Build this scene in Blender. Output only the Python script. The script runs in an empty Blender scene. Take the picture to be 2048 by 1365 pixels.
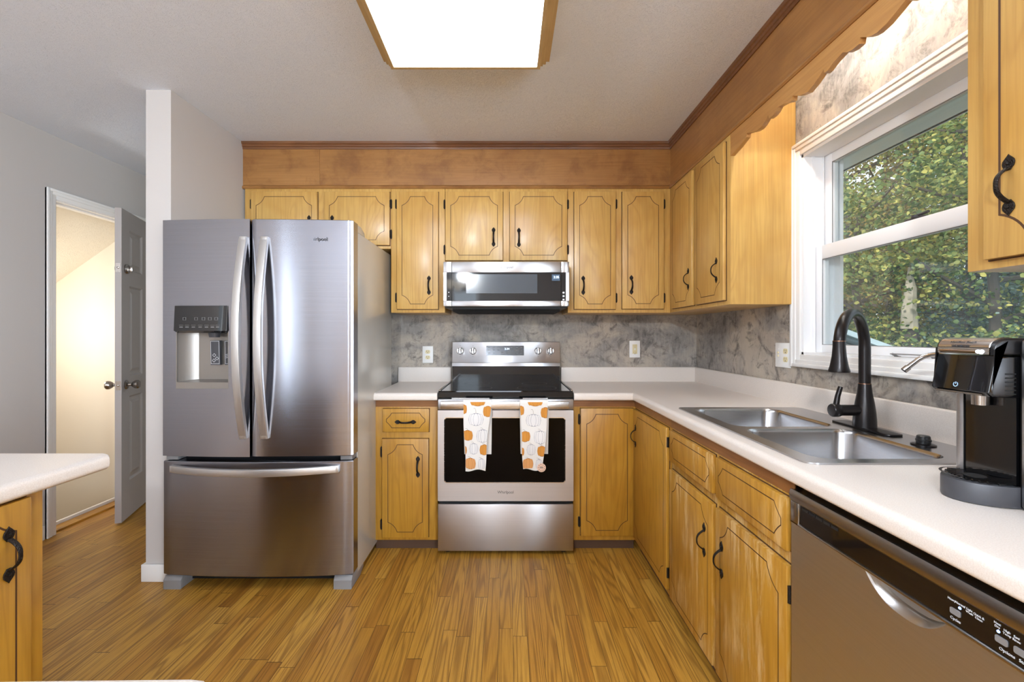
import bpy, bmesh, math, random
from mathutils import Vector, Matrix
import numpy as np

R = math.radians
sc = bpy.context.scene
COL = sc.collection

# ------------------------------------------------------------------ camera
cam_data = bpy.data.cameras.new('camera')
cam_data.sensor_width = 36.0
cam_data.lens = 900.0 / 2048.0 * 36.0
cam_data.shift_x = 8.0 / 2048.0
cam_data.shift_y = -11.5 / 2048.0
cam_data.clip_start = 0.02
cam_data.clip_end = 200
cam = bpy.data.objects.new('camera', cam_data)
cam.location = (0, 0, 1.215)
cam.rotation_euler = (R(90), 0, 0)
COL.objects.link(cam)
sc.camera = cam

# ------------------------------------------------------------------ world, sun, exposure
sc.view_settings.view_transform = 'Standard'
sc.view_settings.look = 'None'
sc.view_settings.gamma = 1.0
sc.view_settings.use_curve_mapping = False
sc.view_settings.exposure = 0.40
sc.cycles.use_denoising = True
sc.cycles.max_bounces = 10
sc.cycles.diffuse_bounces = 5
sc.cycles.glossy_bounces = 5
sc.cycles.transparent_max_bounces = 12
sc.cycles.sample_clamp_indirect = 6.0
sc.cycles.caustics_reflective = False
sc.cycles.caustics_refractive = False

SKY_STRENGTH = 1.4
world = bpy.data.worlds.new('overcast_sky')
sc.world = world
world.use_nodes = True
_nt = world.node_tree
_bg = _nt.nodes['Background']
_bg.inputs['Color'].default_value = (0.80, 0.90, 1.0, 1)
_bg.inputs['Strength'].default_value = SKY_STRENGTH

def light(name, kind, loc, rot, energy, color, size=None, size_y=None, angle=None):
    d = bpy.data.lights.new(name, kind)
    d.energy = energy
    d.color = color
    if kind == 'AREA':
        d.shape = 'RECTANGLE'; d.size = size; d.size_y = size_y
    if angle is not None: d.angle = angle
    o = bpy.data.objects.new(name, d)
    o.location = loc; o.rotation_euler = rot
    COL.objects.link(o)
    return o

light('sun', 'SUN', (-8, -4, 12), (R(50), 0, R(-62)), 4.2, (1.0, 0.95, 0.86), angle=R(12))
# daylight arriving through the windows of the room behind the camera (each stands outside its own window opening; the patio one is added fill)
light('daylight_rear', 'AREA', (-0.85, -3.75, 1.45), (R(90), 0, 0), 9, (0.74, 0.87, 1.0), 0.5, 1.5)
light('daylight_side', 'AREA', (-3.15, -2.5, 1.5), (R(90), 0, R(-90)), 100, (0.76, 0.88, 1.0), 1.1, 1.5)
light('patio_fill', 'AREA', (2.95, -3.75, 1.3), (R(90), 0, 0), 300, (0.74, 0.87, 1.0), 2.8, 2.0)

# ------------------------------------------------------------------ naming / tree helpers
ROOT = {}
def reg(o, m): ROOT[o.name] = m

def tag(o, label, cat, group=None, kind=None):
    if label: o['label'] = label
    if cat: o['category'] = cat
    if group: o['group'] = group
    if kind: o['kind'] = kind
    return o

def thing(name, label, cat, loc=(0, 0, 0), rotz=0.0, group=None):
    o = bpy.data.objects.new(name, None)
    o.empty_display_size = 0.05
    o.location = loc; o.rotation_euler = (0, 0, rotz)
    COL.objects.link(o)
    tag(o, label, cat, group)
    reg(o, Matrix.Translation(Vector(loc)) @ Matrix.Rotation(rotz, 4, 'Z'))
    return o

def obj(name, bm, mats, parent=None, world=True, smooth=30, origin=None):
    """link a bmesh as ONE mesh object; with world=True its coordinates are scene metres"""
    if not isinstance(mats, (list, tuple)): mats = [mats]
    if parent is not None:
        m = ROOT[parent.name]
        if world: bm.transform(m.inverted())
    me = bpy.data.meshes.new(name)
    off = None
    if parent is None and origin is not None:
        bm.transform(Matrix.Translation(-Vector(origin)))
        off = origin
    bmesh.ops.recalc_face_normals(bm, faces=[f for f in bm.faces if not f.tag])
    bm.to_mesh(me); bm.free()
    for mt in mats: me.materials.append(mt)
    if smooth:
        for p in me.polygons: p.use_smooth = True
        me.set_sharp_from_angle(angle=R(smooth))
    o = bpy.data.objects.new(name, me)
    COL.objects.link(o)
    if off is not None: o.location = off
    if parent is not None:
        o.parent = parent
        reg(o, ROOT[parent.name])
    else:
        reg(o, Matrix.Translation(Vector(off)) if off is not None else Matrix.Identity(4))
    return o

def struct(name, bm, mats, **k):
    o = obj(name, bm, mats, **k)
    o['kind'] = 'structure'
    return o

# ------------------------------------------------------------------ shape helpers
def B(): return bmesh.new()

def merge(bm, b2, mi=0, matrix=None):
    for f in b2.faces:
        f.material_index = mi
    if matrix is not None: b2.transform(matrix)
    me = bpy.data.meshes.new('tmp')
    b2.to_mesh(me); b2.free()
    bm.from_mesh(me)
    bpy.data.meshes.remove(me)
    return bm

def box(bm, x0, x1, y0, y1, z0, z1, bev=0.0, mi=0, seg=2, matrix=None):
    b = bmesh.new()
    bmesh.ops.create_cube(b, size=1.0)
    for v in b.verts:
        v.co = Vector((x0 if v.co.x < 0 else x1, y0 if v.co.y < 0 else y1, z0 if v.co.z < 0 else z1))
    if bev > 0:
        bmesh.ops.bevel(b, geom=list(b.edges), offset=bev, segments=seg, profile=0.5, affect='EDGES')
    return merge(bm, b, mi, matrix)

def prism(bm, pts, axis, a0, a1, mi=0, bev=0.0, seg=2, matrix=None):
    """extrude polygon pts (2D) along axis ('X': pts=(y,z), 'Y': (x,z), 'Z': (x,y))"""
    b = bmesh.new()
    def P(p, a):
        if axis == 'X': return (a, p[0], p[1])
        if axis == 'Y': return (p[0], a, p[1])
        return (p[0], p[1], a)
    lo = [b.verts.new(P(p, a0)) for p in pts]
    hi = [b.verts.new(P(p, a1)) for p in pts]
    n = len(pts)
    f0 = b.faces.new(lo); f1 = b.faces.new(list(reversed(hi)))
    for i in range(n):
        b.faces.new((lo[i], hi[i], hi[(i + 1) % n], lo[(i + 1) % n]))
    bmesh.ops.recalc_face_normals(b, faces=list(b.faces))
    if bev > 0:
        ed = list(set(list(f0.edges) + list(f1.edges)))
        bmesh.ops.bevel(b, geom=ed, offset=bev, segments=seg, profile=0.5, affect='EDGES')
    return merge(bm, b, mi, matrix)

def tube(bm, pts, rad, seg=12, mi=0, cap=True, squash=None, matrix=None):
    """sweep a circle (or ellipse squash=(a,b)) along pts; rad is a number or list"""
    b = bmesh.new()
    pts = [Vector(p) for p in pts]
    n = len(pts)
    rr = rad if isinstance(rad, (list, tuple)) else [rad] * n
    t0 = (pts[1] - pts[0]).normalized()
    up = Vector((0, 0, 1)) if abs(t0.z) < 0.9 else Vector((0, 1, 0))
    nrm = (up - t0 * up.dot(t0)).normalized()
    rings = []
    for i, p in enumerate(pts):
        if i == 0: t = t0
        elif i == n - 1: t = (pts[-1] - pts[-2]).normalized()
        else: t = ((pts[i + 1] - p).normalized() + (p - pts[i - 1]).normalized()).normalized()
        nrm = (nrm - t * nrm.dot(t)).normalized()
        bi = t.cross(nrm)
        sa, sb = squash if squash else (1, 1)
        ring = []
        for k in range(seg):
            a = 2 * math.pi * k / seg
            ring.append(b.verts.new(p + nrm * (math.cos(a) * rr[i] * sa) + bi * (math.sin(a) * rr[i] * sb)))
        rings.append(ring)
    for i in range(n - 1):
        for k in range(seg):
            b.faces.new((rings[i][k], rings[i][(k + 1) % seg], rings[i + 1][(k + 1) % seg], rings[i + 1][k]))
    if cap:
        b.faces.new(list(reversed(rings[0]))); b.faces.new(rings[-1])
    bmesh.ops.recalc_face_normals(b, faces=list(b.faces))
    return merge(bm, b, mi, matrix)

def lathe(bm, prof, origin=(0, 0, 0), direction=(0, 0, 1), seg=24, mi=0, cap=True):
    """revolve prof [(radius, height)] about direction through origin"""
    b = bmesh.new()
    rings = []
    for r, h in prof:
        r = max(r, 1e-5)
        rings.append([b.verts.new((r * math.cos(2 * math.pi * k / seg), r * math.sin(2 * math.pi * k / seg), h)) for k in range(seg)])
    for i in range(len(rings) - 1):
        for k in range(seg):
            b.faces.new((rings[i][k], rings[i][(k + 1) % seg], rings[i + 1][(k + 1) % seg], rings[i + 1][k]))
    if cap:
        b.faces.new(list(reversed(rings[0]))); b.faces.new(rings[-1])
    bmesh.ops.recalc_face_normals(b, faces=list(b.faces))
    q = Vector((0, 0, 1)).rotation_difference(Vector(direction).normalized())
    return merge(bm, b, mi, Matrix.Translation(Vector(origin)) @ q.to_matrix().to_4x4())

def ribbon(bm, pts, w, nrm, mi=0, closed=False, lift=0.0):
    """flat strip of width w along pts lying in the plane with normal nrm"""
    nrm = Vector(nrm).normalized()
    P = [Vector(p) + nrm * lift for p in pts]
    n = len(P)
    L = []
    for i in range(n):
        if closed: a, c = P[i - 1], P[(i + 1) % n]
        else: a, c = P[max(i - 1, 0)], P[min(i + 1, n - 1)]
        d1 = (P[i] - a); d2 = (c - P[i])
        if d1.length < 1e-9: d1 = d2
        if d2.length < 1e-9: d2 = d1
        d1.normalize(); d2.normalize()
        t = (d1 + d2)
        if t.length < 1e-6: t = d1
        t.normalize()
        s = nrm.cross(t)
        k = 1.0 / max(0.5, abs(t.dot(d1)))
        L.append((bm.verts.new(P[i] + s * (w / 2 * k)), bm.verts.new(P[i] - s * (w / 2 * k))))
    rng = range(n) if closed else range(n - 1)
    for i in rng:
        j = (i + 1) % n
        f = bm.faces.new((L[i][0], L[i][1], L[j][1], L[j][0]))
        f.material_index = mi
    return bm

def poly(bm, pts, mi=0):
    f = bm.faces.new([bm.verts.new(p) for p in pts])
    f.material_index = mi
    return f

def text_bm(body, size, matrix, align='CENTER', extrude=0.0004, sx=1.0):
    cu = bpy.data.curves.new('lettering', 'FONT')
    cu.body = body; cu.size = size; cu.align_x = align; cu.align_y = 'CENTER'
    cu.extrude = extrude; cu.resolution_u = 3
    o = bpy.data.objects.new('lettering', cu)
    COL.objects.link(o)
    dg = bpy.context.evaluated_depsgraph_get()
    me = bpy.data.meshes.new_from_object(o.evaluated_get(dg))
    bpy.data.objects.remove(o); bpy.data.curves.remove(cu)
    b = bmesh.new(); b.from_mesh(me); bpy.data.meshes.remove(me)
    b.transform(Matrix.Diagonal((sx, 1, 1, 1)))
    b.transform(matrix)
    return b
def facing(loc, rz=0.0, tilt=0.0):
    """matrix placing an XY-plane text upright at loc, facing -Y turned by rz"""
    return Matrix.Translation(Vector(loc)) @ Matrix.Rotation(rz, 4, 'Z') @ Matrix.Rotation(R(90) + tilt, 4, 'X')

# ------------------------------------------------------------------ materials
def s2l(c):
    return tuple(((v / 255.0) / 12.92 if v <= 10 else (((v / 255.0) + 0.055) / 1.055) ** 2.4) for v in c)
def C4(c): return (c[0], c[1], c[2], 1.0)

class NT:
    def __init__(s, name):
        s.m = bpy.data.materials.new(name); s.m.use_nodes = True
        s.t = s.m.node_tree; s.t.nodes.clear()
        s.out = s.t.nodes.new('ShaderNodeOutputMaterial')
    def n(s, typ, ins=None, **props):
        nd = s.t.nodes.new(typ)
        for k, v in props.items(): setattr(nd, k, v)
        for k, v in (ins or {}).items():
            if isinstance(v, bpy.types.NodeSocket): s.t.links.new(v, nd.inputs[k])
            else:
                sock = nd.inputs[k]
                if isinstance(v, tuple) and len(v) == 3 and sock.type == 'RGBA': v = C4(v)
                sock.default_value = v
        return nd
    def math(s, op, a, b=None, c=None, clamp=False):
        ins = {0: a}
        if b is not None: ins[1] = b
        if c is not None: ins[2] = c
        nd = s.n('ShaderNodeMath', ins, operation=op); nd.use_clamp = clamp
        return nd.outputs[0]
    def mix(s, fac, a, b, blend='MIX'):
        nd = s.n('ShaderNodeMix', data_type='RGBA', blend_type=blend)
        for k, v in ((0, fac), (6, a), (7, b)):
            if isinstance(v, bpy.types.NodeSocket): s.t.links.new(v, nd.inputs[k])
            elif k == 0: nd.inputs[0].default_value = v
            else: nd.inputs[k].default_value = C4(v)
        return nd.outputs[2]
    def ramp(s, fac, stops, interp='LINEAR'):
        nd = s.n('ShaderNodeValToRGB', {0: fac})
        nd.color_ramp.interpolation = interp
        el = nd.color_ramp.elements
        while len(el) > 1: el.remove(el[-1])
        el[0].position = stops[0][0]; el[0].color = C4(stops[0][1]) if isinstance(stops[0][1], tuple) else (stops[0][1],) * 3 + (1,)
        for p, c in stops[1:]:
            e = el.new(p); e.color = C4(c) if isinstance(c, tuple) else (c, c, c, 1)
        return nd.outputs[0]
    def noise(s, vec, scale, detail=2, rough=0.5, dist=0.0):
        return s.n('ShaderNodeTexNoise', {'Vector': vec, 'Scale': scale, 'Detail': detail, 'Roughness': rough, 'Distortion': dist}).outputs[0]
    def scaled(s, vec, sc3, off=None):
        nd = s.n('ShaderNodeVectorMath', {0: vec, 1: sc3}, operation='MULTIPLY').outputs[0]
        if off is not None: nd = s.n('ShaderNodeVectorMath', {0: nd, 1: off}, operation='ADD').outputs[0]
        return nd
    def coord(s): return s.n('ShaderNodeTexCoord').outputs['Object']
    def geo(s): return s.n('ShaderNodeNewGeometry').outputs['Position']
    def bump(s, h, strength, dist=0.01):
        return s.n('ShaderNodeBump', {'Height': h, 'Strength': strength, 'Distance': dist}).outputs[0]
    def done(s, shader):
        s.t.links.new(shader, s.out.inputs[0]); return s.m
    def pbr(s, **ins):
        d = {}
        for k, v in ins.items(): d[k.replace('_', ' ')] = v
        return s.done(s.n('ShaderNodeBsdfPrincipled', d).outputs[0])

def plain(name, rgb, rough=0.5, metal=0.0, spec=0.5, coat=0.0, emit=None, es=0.0):
    t = NT(name)
    d = {'Base Color': s2l(rgb), 'Roughness': rough, 'Metallic': metal, 'Specular IOR Level': spec, 'Coat Weight': coat}
    if emit: d['Emission Color'] = s2l(emit); d['Emission Strength'] = es
    return t.done(t.n('ShaderNodeBsdfPrincipled', d).outputs[0])

def wood(name, light_c, mid_c, dark_c, axis='Z', rough=0.34, coat=0.25, fig=1.0, wear=0.0, blotch=0.0):
    t = NT(name)
    co = t.coord()
    oi = t.n('ShaderNodeObjectInfo').outputs['Random']
    off = t.math('MULTIPLY', oi, 37.0)
    comb = t.n('ShaderNodeCombineXYZ', {0: off, 1: off, 2: off}).outputs[0]
    st = {'Z': (7, 7, 1.0), 'X': (1.0, 7, 7), 'Y': (7, 1.0, 7)}[axis]
    fine = {'Z': (110, 110, 3.0), 'X': (3.0, 110, 110), 'Y': (110, 3.0, 110)}[axis]
    v1 = t.scaled(co, st, comb)
    n1 = t.noise(v1, 0.8, 2, 0.5, 0.9)
    rings = t.math('SINE', t.math('MULTIPLY', n1, 62.0))
    rings = t.math('MULTIPLY_ADD', rings, 0.5, 0.5)
    rings = t.math('POWER', rings, 3.0)
    nf = t.noise(t.scaled(co, fine, comb), 1.0, 3, 0.6)
    nb = t.noise(t.scaled(co, (1, 1, 1), comb), 3.2, 3, 0.55, 0.4)
    base = t.mix(t.ramp(nb, [(0.32, 0.0), (0.68, 1.0)]), mid_c, light_c)
    k = t.math('MULTIPLY', rings, 0.34 * fig)
    base = t.mix(k, base, dark_c)
    k2 = t.math('MULTIPLY', t.ramp(nf, [(0.40, 0.0), (0.72, 1.0)]), 0.30)
    base = t.mix(k2, base, dark_c)
    if blotch > 0:
        nn = t.noise(t.scaled(co, (1, 1, 1), comb), 7.0, 6, 0.65, 0.3)
        base = t.mix(t.math('MULTIPLY', t.ramp(nn, [(0.48, 0.0), (0.66, 1.0)]), blotch), base, dark_c)
    rg = t.math('MULTIPLY_ADD', nf, 0.12, rough - 0.05)
    if wear > 0:
        wv = t.noise(t.scaled(co, (26, 26, 3.2), comb), 1.0, 5, 0.75, 0.2)
        wl = t.noise(t.scaled(co, (1, 1, 1), comb), 4.0, 2, 0.5)
        wm = t.math('MULTIPLY', t.ramp(wv, [(0.48, 0.0), (0.64, 1.0)]), t.ramp(wl, [(0.38, 0.0), (0.58, 1.0)]))
        base = t.mix(t.math('MULTIPLY', wm, wear), base, s2l((232, 202, 146)))
    nrm = t.bump(nf, 0.04, 0.002)
    return t.pbr(Base_Color=base, Roughness=rg, Coat_Weight=coat, Coat_Roughness=0.22, Normal=nrm)

def steel(name, rgb=(150, 150, 155), rough=0.30, aniso=0.75, rot=0.25, grain='X'):
    t = NT(name)
    co = t.coord()
    sc3 = {'X': (2.0, 2.0, 420.0), 'Z': (420.0, 420.0, 2.0), 'Y': (420.0, 2.0, 420.0)}[grain]
    n = t.noise(t.scaled(co, sc3), 1.0, 3, 0.6)
    rg = t.math('MULTIPLY_ADD', n, 0.10, rough - 0.05)
    c = t.mix(t.ramp(n, [(0.3, 0.0), (0.7, 1.0)]), s2l(tuple(v - 6 for v in rgb)), s2l(rgb))
    tan = t.n('ShaderNodeTangent', direction_type='RADIAL', axis='Z').outputs[0]
    return t.pbr(Base_Color=c, Metallic=1.0, Roughness=rg, Anisotropic=aniso, Anisotropic_Rotation=rot, Tangent=tan)

M = {}
M['maple'] = wood('maple_upper', s2l((210, 170, 98)), s2l((196, 150, 76)), s2l((144, 96, 38)), 'Z', 0.36, 0.30, 0.5)
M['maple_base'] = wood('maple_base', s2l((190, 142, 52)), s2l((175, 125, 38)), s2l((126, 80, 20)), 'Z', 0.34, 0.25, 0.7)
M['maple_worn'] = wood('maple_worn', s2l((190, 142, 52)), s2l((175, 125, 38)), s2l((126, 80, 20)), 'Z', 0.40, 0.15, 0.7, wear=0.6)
M['rail_dark'] = wood('rail_walnut', s2l((150, 100, 52)), s2l((128, 82, 42)), s2l((84, 50, 26)), 'X', 0.38, 0.2, 0.6)
M['soffit'] = wood('soffit_panel', s2l((170, 121, 66)), s2l((152, 104, 54)), s2l((110, 68, 32)), 'X', 0.36, 0.25, 0.3, blotch=0.55)
M['soffit_y'] = wood('soffit_panel_side', s2l((170, 121, 66)), s2l((152, 104, 54)), s2l((110, 68, 32)), 'Y', 0.36, 0.25, 0.3, blotch=0.25)
M['valance'] = wood('valance_wood', s2l((200, 150, 88)), s2l((184, 132, 72)), s2l((140, 90, 46)), 'Y', 0.36, 0.25, 0.4)
M['crown'] = wood('crown_stain', s2l((128, 82, 46)), s2l((108, 66, 36)), s2l((70, 40, 22)), 'X', 0.35, 0.3, 0.4)
M['lamp_wood'] = wood('lamp_frame_wood', s2l((196, 166, 116)), s2l((184, 152, 102)), s2l((150, 116, 70)), 'Y', 0.40, 0.2, 0.4)
M['toe'] = plain('toe_kick', (82, 58, 42), 0.55)
M['groove'] = plain('groove_and_gap_shade', (74, 46, 22), 0.6)
M['iron'] = None
M['white_paint'] = plain('white_trim_paint', (236, 234, 231), 0.34)
M['vinyl'] = plain('white_sash', (238, 238, 239), 0.35)
M['door_paint'] = plain('door_paint', (176, 168, 164), 0.42)
M['plate'] = plain('outlet_plate', (240, 239, 236), 0.35)
M['ivory'] = plain('ivory_socket', (226, 212, 168), 0.4)
M['black_glass'] = plain('black_glass', (8, 8, 11), 0.05, spec=0.45, coat=0.15)
M['oven_glass'] = plain('oven_glass', (10, 7, 6), 0.08, spec=0.08)
M['black_plastic'] = plain('black_plastic', (20, 20, 22), 0.38)
M['black_gloss'] = plain('black_gloss', (10, 10, 12), 0.10, coat=0.5)
M['dark_grey'] = plain('dark_grey_plastic', (64, 64, 68), 0.45)
M['mid_grey'] = plain('mid_grey_plastic', (128, 126, 126), 0.42)
M['gap'] = plain('shadow_gap', (12, 12, 13), 0.7)
M['print_white'] = plain('printed_white', (214, 216, 220), 0.5)
M['print_dark'] = plain('printed_dark', (52, 52, 56), 0.5)
M['led_blue'] = plain('blue_led', (120, 160, 255), 0.3, emit=(120, 165, 255), es=5.0)
M['led_white'] = plain('clock_led', (210, 230, 255), 0.3, emit=(205, 228, 255), es=2.2)
M['steel'] = steel('brushed_steel', (198, 197, 199), 0.33, 0.82)
M['fridge_steel'] = steel('fridge_brushed_steel', (162, 163, 171), 0.22, 0.88)
M['dish_steel'] = steel('dishwasher_steel', (212, 209, 204), 0.34, 0.7)
M['satin_bar'] = plain('satin_steel_bar', (206, 204, 202), 0.36, metal=0.9)
M['steel_bright'] = steel('bright_steel_bar', (216, 214, 212), 0.26, 0.5)
M['cavity'] = plain('dispenser_cavity', (150, 144, 138), 0.38, metal=0.7)
M['steel_sink'] = steel('sink_steel', (190, 190, 192), 0.25, 0.55)
M['chrome'] = plain('chrome', (220, 220, 222), 0.10, metal=1.0)
M['nickel'] = plain('satin_nickel', (168, 162, 156), 0.24, metal=1.0)
M['fridge_side'] = plain('fridge_side_paint', (198, 194, 186), 0.24, metal=0.35)
M['bronze'] = plain('oil_rubbed_bronze', (34, 30, 30), 0.30, metal=0.55)
M['copper_line'] = plain('copper_edge', (150, 110, 84), 0.3, metal=1.0)

t = NT('wrought_iron')
co = t.coord()
n = t.n('ShaderNodeTexVoronoi', {'Vector': co, 'Scale': 420.0}).outputs[0]
M['iron'] = t.pbr(Base_Color=s2l((40, 34, 30)), Metallic=0.7, Roughness=0.42, Normal=t.bump(n, 0.6, 0.002))

t = NT('laminate_worktop')
p = t.geo()
n1 = t.noise(p, 420.0, 2, 0.6)
n2 = t.noise(p, 5.0, 3, 0.5)
c = t.mix(t.ramp(n1, [(0.38, 0.0), (0.62, 1.0)]), s2l((222, 212, 203)), s2l((233, 225, 217)))
c = t.mix(t.math('MULTIPLY', n2, 0.20), c, s2l((222, 210, 198)))
M['counter'] = t.pbr(Base_Color=c, Roughness=0.36)

t = NT('plaster_wallpaper')
p = t.geo()
n1 = t.noise(p, 2.6, 6, 0.65, 0.5)
n2 = t.noise(p, 11.0, 8, 0.72, 0.7)
n3 = t.noise(t.scaled(p, (60, 60, 14)), 1.0, 4, 0.7)
n4 = t.noise(p, 34.0, 4, 0.7, 0.6)
c = t.ramp(n1, [(0.32, s2l((106, 101, 98))), (0.45, s2l((142, 137, 132))), (0.55, s2l((174, 163, 150))), (0.68, s2l((190, 178, 160)))])
c = t.mix(t.math('MULTIPLY', t.ramp(n2, [(0.50, 0.0), (0.64, 1.0)]), 0.80), c, s2l((76, 71, 70)))
c = t.mix(t.math('MULTIPLY', t.ramp(n4, [(0.60, 0.0), (0.70, 1.0)]), 0.55), c, s2l((70, 65, 62)))
c = t.mix(t.math('MULTIPLY', t.ramp(n3, [(0.45, 0.0), (0.75, 1.0)]), 0.35), c, s2l((196, 188, 178)))
M['wallpaper'] = t.pbr(Base_Color=c, Roughness=0.55)

def paint(name, rgb, tex=0.0):
    t = NT(name)
    p = t.geo()
    n = t.noise(p, 260.0, 2, 0.6)
    l = t.noise(p, 1.6, 3, 0.5)
    c = t.mix(t.math('MULTIPLY', l, 0.25), s2l(rgb), s2l(tuple(max(0, v - 12) for v in rgb)))
    return t.pbr(Base_Color=c, Roughness=0.62, Normal=t.bump(n, 0.05, 0.002))
M['wall_greige'] = paint('greige_paint', (200, 194, 190))
M['wall_cream'] = paint('cream_paint', (240, 230, 214))
def texture_ceiling(name, rgb):
    t = NT(name)
    p = t.geo()
    w = t.noise(p, 14.0, 3, 0.6, 1.2)
    w2 = t.noise(p, 60.0, 3, 0.65, 3.0)
    h = t.math('MULTIPLY', t.ramp(w2, [(0.52, 0.0), (0.62, 1.0)]), t.ramp(w, [(0.35, 0.3), (0.6, 1.0)]))
    return t.pbr(Base_Color=s2l(rgb), Roughness=0.8, Normal=t.bump(h, 0.50, 0.010))
M['ceiling'] = texture_ceiling('textured_ceiling', (236, 242, 253))
M['ceiling_cream'] = texture_ceiling('textured_ceiling_cream', (240, 232, 214))

# strip oak floor, boards along Y
t = NT('strip_oak_floor')
p = t.geo()
sx = t.n('ShaderNodeSeparateXYZ', {0: p})
W = 0.0572
rowf = t.math('DIVIDE', t.math('ADD', sx.outputs[0], 20.0), W)
row = t.math('FLOOR', rowf)
fx = t.math('FRACT', rowf)
r1 = t.n('ShaderNodeTexWhiteNoise', {'W': row}, noise_dimensions='1D').outputs[0]
ly = t.math('DIVIDE', t.math('ADD', t.math('ADD', sx.outputs[1], 20.0), t.math('MULTIPLY', r1, 5.3)), t.math('MULTIPLY_ADD', r1, 0.5, 0.62))
brd = t.math('FLOOR', ly)
fy = t.math('FRACT', ly)
cell = t.n('ShaderNodeCombineXYZ', {0: row, 1: brd, 2: 0.0}).outputs[0]
wn = t.n('ShaderNodeTexWhiteNoise', {'Vector': cell}, noise_dimensions='3D')
rnd = wn.outputs[0]; rcol = wn.outputs[1]
shift = t.scaled(rcol, (40, 40, 40))
v = t.scaled(p, (13.0, 0.55, 1.0), shift)
n1 = t.noise(v, 1.0, 2, 0.45, 0.35)
g = t.math('MULTIPLY_ADD', t.math('SINE', t.math('MULTIPLY', n1, 90.0)), 0.5, 0.5)
g = t.math('POWER', g, 2.2)
nf = t.noise(t.scaled(p, (330, 9, 1), shift), 1.0, 3, 0.65)
base = t.ramp(rnd, [(0.0, s2l((172, 122, 44))), (0.3, s2l((188, 138, 52))), (0.65, s2l((200, 151, 64))), (0.9, s2l((180, 127, 46))), (1.0, s2l((152, 102, 36)))])
base = t.mix(t.math('MULTIPLY', g, 0.58), base, s2l((108, 66, 20)))
base = t.mix(t.math('MULTIPLY', t.ramp(nf, [(0.42, 0.0), (0.70, 1.0)]), 0.40), base, s2l((120, 76, 28)))
ex = t.math('MINIMUM', fx, t.math('SUBTRACT', 1.0, fx))
ey = t.math('MINIMUM', fy, t.math('SUBTRACT', 1.0, fy))
gx = t.math('LESS_THAN', ex, 0.018)
gy = t.math('LESS_THAN', ey, 0.0018)
gap = t.math('MAXIMUM', gx, gy)
base = t.mix(t.math('MULTIPLY', gap, 0.75), base, s2l((66, 40, 16)))
rg = t.math('MULTIPLY_ADD', nf, 0.18, 0.32)
hgt = t.math('SUBTRACT', t.math('MULTIPLY', g, -0.15), gap)
M['floor'] = t.pbr(Base_Color=base, Roughness=rg, Specular_IOR_Level=0.38, Normal=t.bump(hgt, 0.12, 0.003))

# window pane: clear sheet, faint fresnel reflection, bluish haze painted in to lighten the view
t = NT('window_glass')
tr = t.n('ShaderNodeBsdfTransparent', {'Color': (0.95, 0.97, 0.97)}).outputs[0]
gl = t.n('ShaderNodeBsdfGlossy', {'Color': (1.0, 1.0, 1.0), 'Roughness': 0.02}).outputs[0]
fc = t.n('ShaderNodeLayerWeight', {'Blend': 0.5}).outputs['Facing']
fr = t.math('MULTIPLY_ADD', t.math('POWER', fc, 5.0), 0.75, 0.03)
hz = t.n('ShaderNodeBsdfTranslucent', {'Color': (0.85, 0.92, 1.0, 1.0)}).outputs[0]
haze_mix = t.math('MULTIPLY', t.noise(t.geo(), 2.2, 4, 0.6), 0.11)
tr = t.n('ShaderNodeMixShader', {0: haze_mix, 1: tr, 2: hz}).outputs[0]
M['glass'] = t.done(t.n('ShaderNodeMixShader', {0: fr, 1: tr, 2: gl}).outputs[0])

def emitter(name, rgb, strength):
    t = NT(name)
    return t.done(t.n('ShaderNodeEmission', {'Color': s2l(rgb), 'Strength': strength}).outputs[0])
LENS_STRENGTH = 7.0
M['lens'] = emitter('lamp_lens', (230, 240, 255), LENS_STRENGTH)
M['tube'] = emitter('fluorescent_tube', (246, 248, 244), 56.0)
M['shade_glow'] = emitter('frosted_lamp_shade', (255, 244, 226), 4.5)
M['power_glow'] = emitter('power_symbol_glow', (170, 205, 255), 1.6)

def leaf(name, stops):
    t = NT(name)
    g = t.n('ShaderNodeNewGeometry')
    c = t.ramp(g.outputs['Random Per Island'], [(p, s2l(k)) for p, k in stops])
    pr = t.n('ShaderNodeBsdfPrincipled', {'Base Color': c, 'Roughness': 0.55}).outputs[0]
    tl = t.n('ShaderNodeBsdfTranslucent', {'Color': c}).outputs[0]
    return t.done(t.n('ShaderNodeMixShader', {0: 0.35, 1: pr, 2: tl}).outputs[0])
M['leaf_green'] = leaf('leaves_green', [(0, (66, 92, 50)), (0.4, (106, 128, 66)), (0.7, (150, 158, 88)), (1, (200, 188, 96))])
M['leaf_olive'] = leaf('leaves_olive', [(0, (84, 84, 52)), (0.4, (124, 116, 68)), (0.75, (160, 144, 82)), (1, (206, 172, 92))])
M['leaf_dark'] = leaf('leaves_dark', [(0, (34, 56, 34)), (0.5, (58, 86, 52)), (0.85, (88, 112, 66)), (1, (120, 134, 78))])
M['leaf_blue'] = leaf('leaves_blue', [(0, (78, 106, 96)), (0.5, (118, 146, 134)), (1, (164, 184, 176))])
M['bark'] = plain('tree_bark', (84, 74, 66), 0.85)
M['bark_pale'] = plain('pale_broken_wood', (190, 178, 160), 0.85)
M['grass'] = plain('lawn', (74, 92, 46), 0.9)
M['brick_out'] = plain('outside_siding', (196, 196, 198), 0.7)
M['shed_roof'] = plain('blue_grey_roof', (120, 140, 150), 0.5)
M['shed_edge'] = plain('pale_roof_edge', (196, 214, 222), 0.5)

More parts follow.
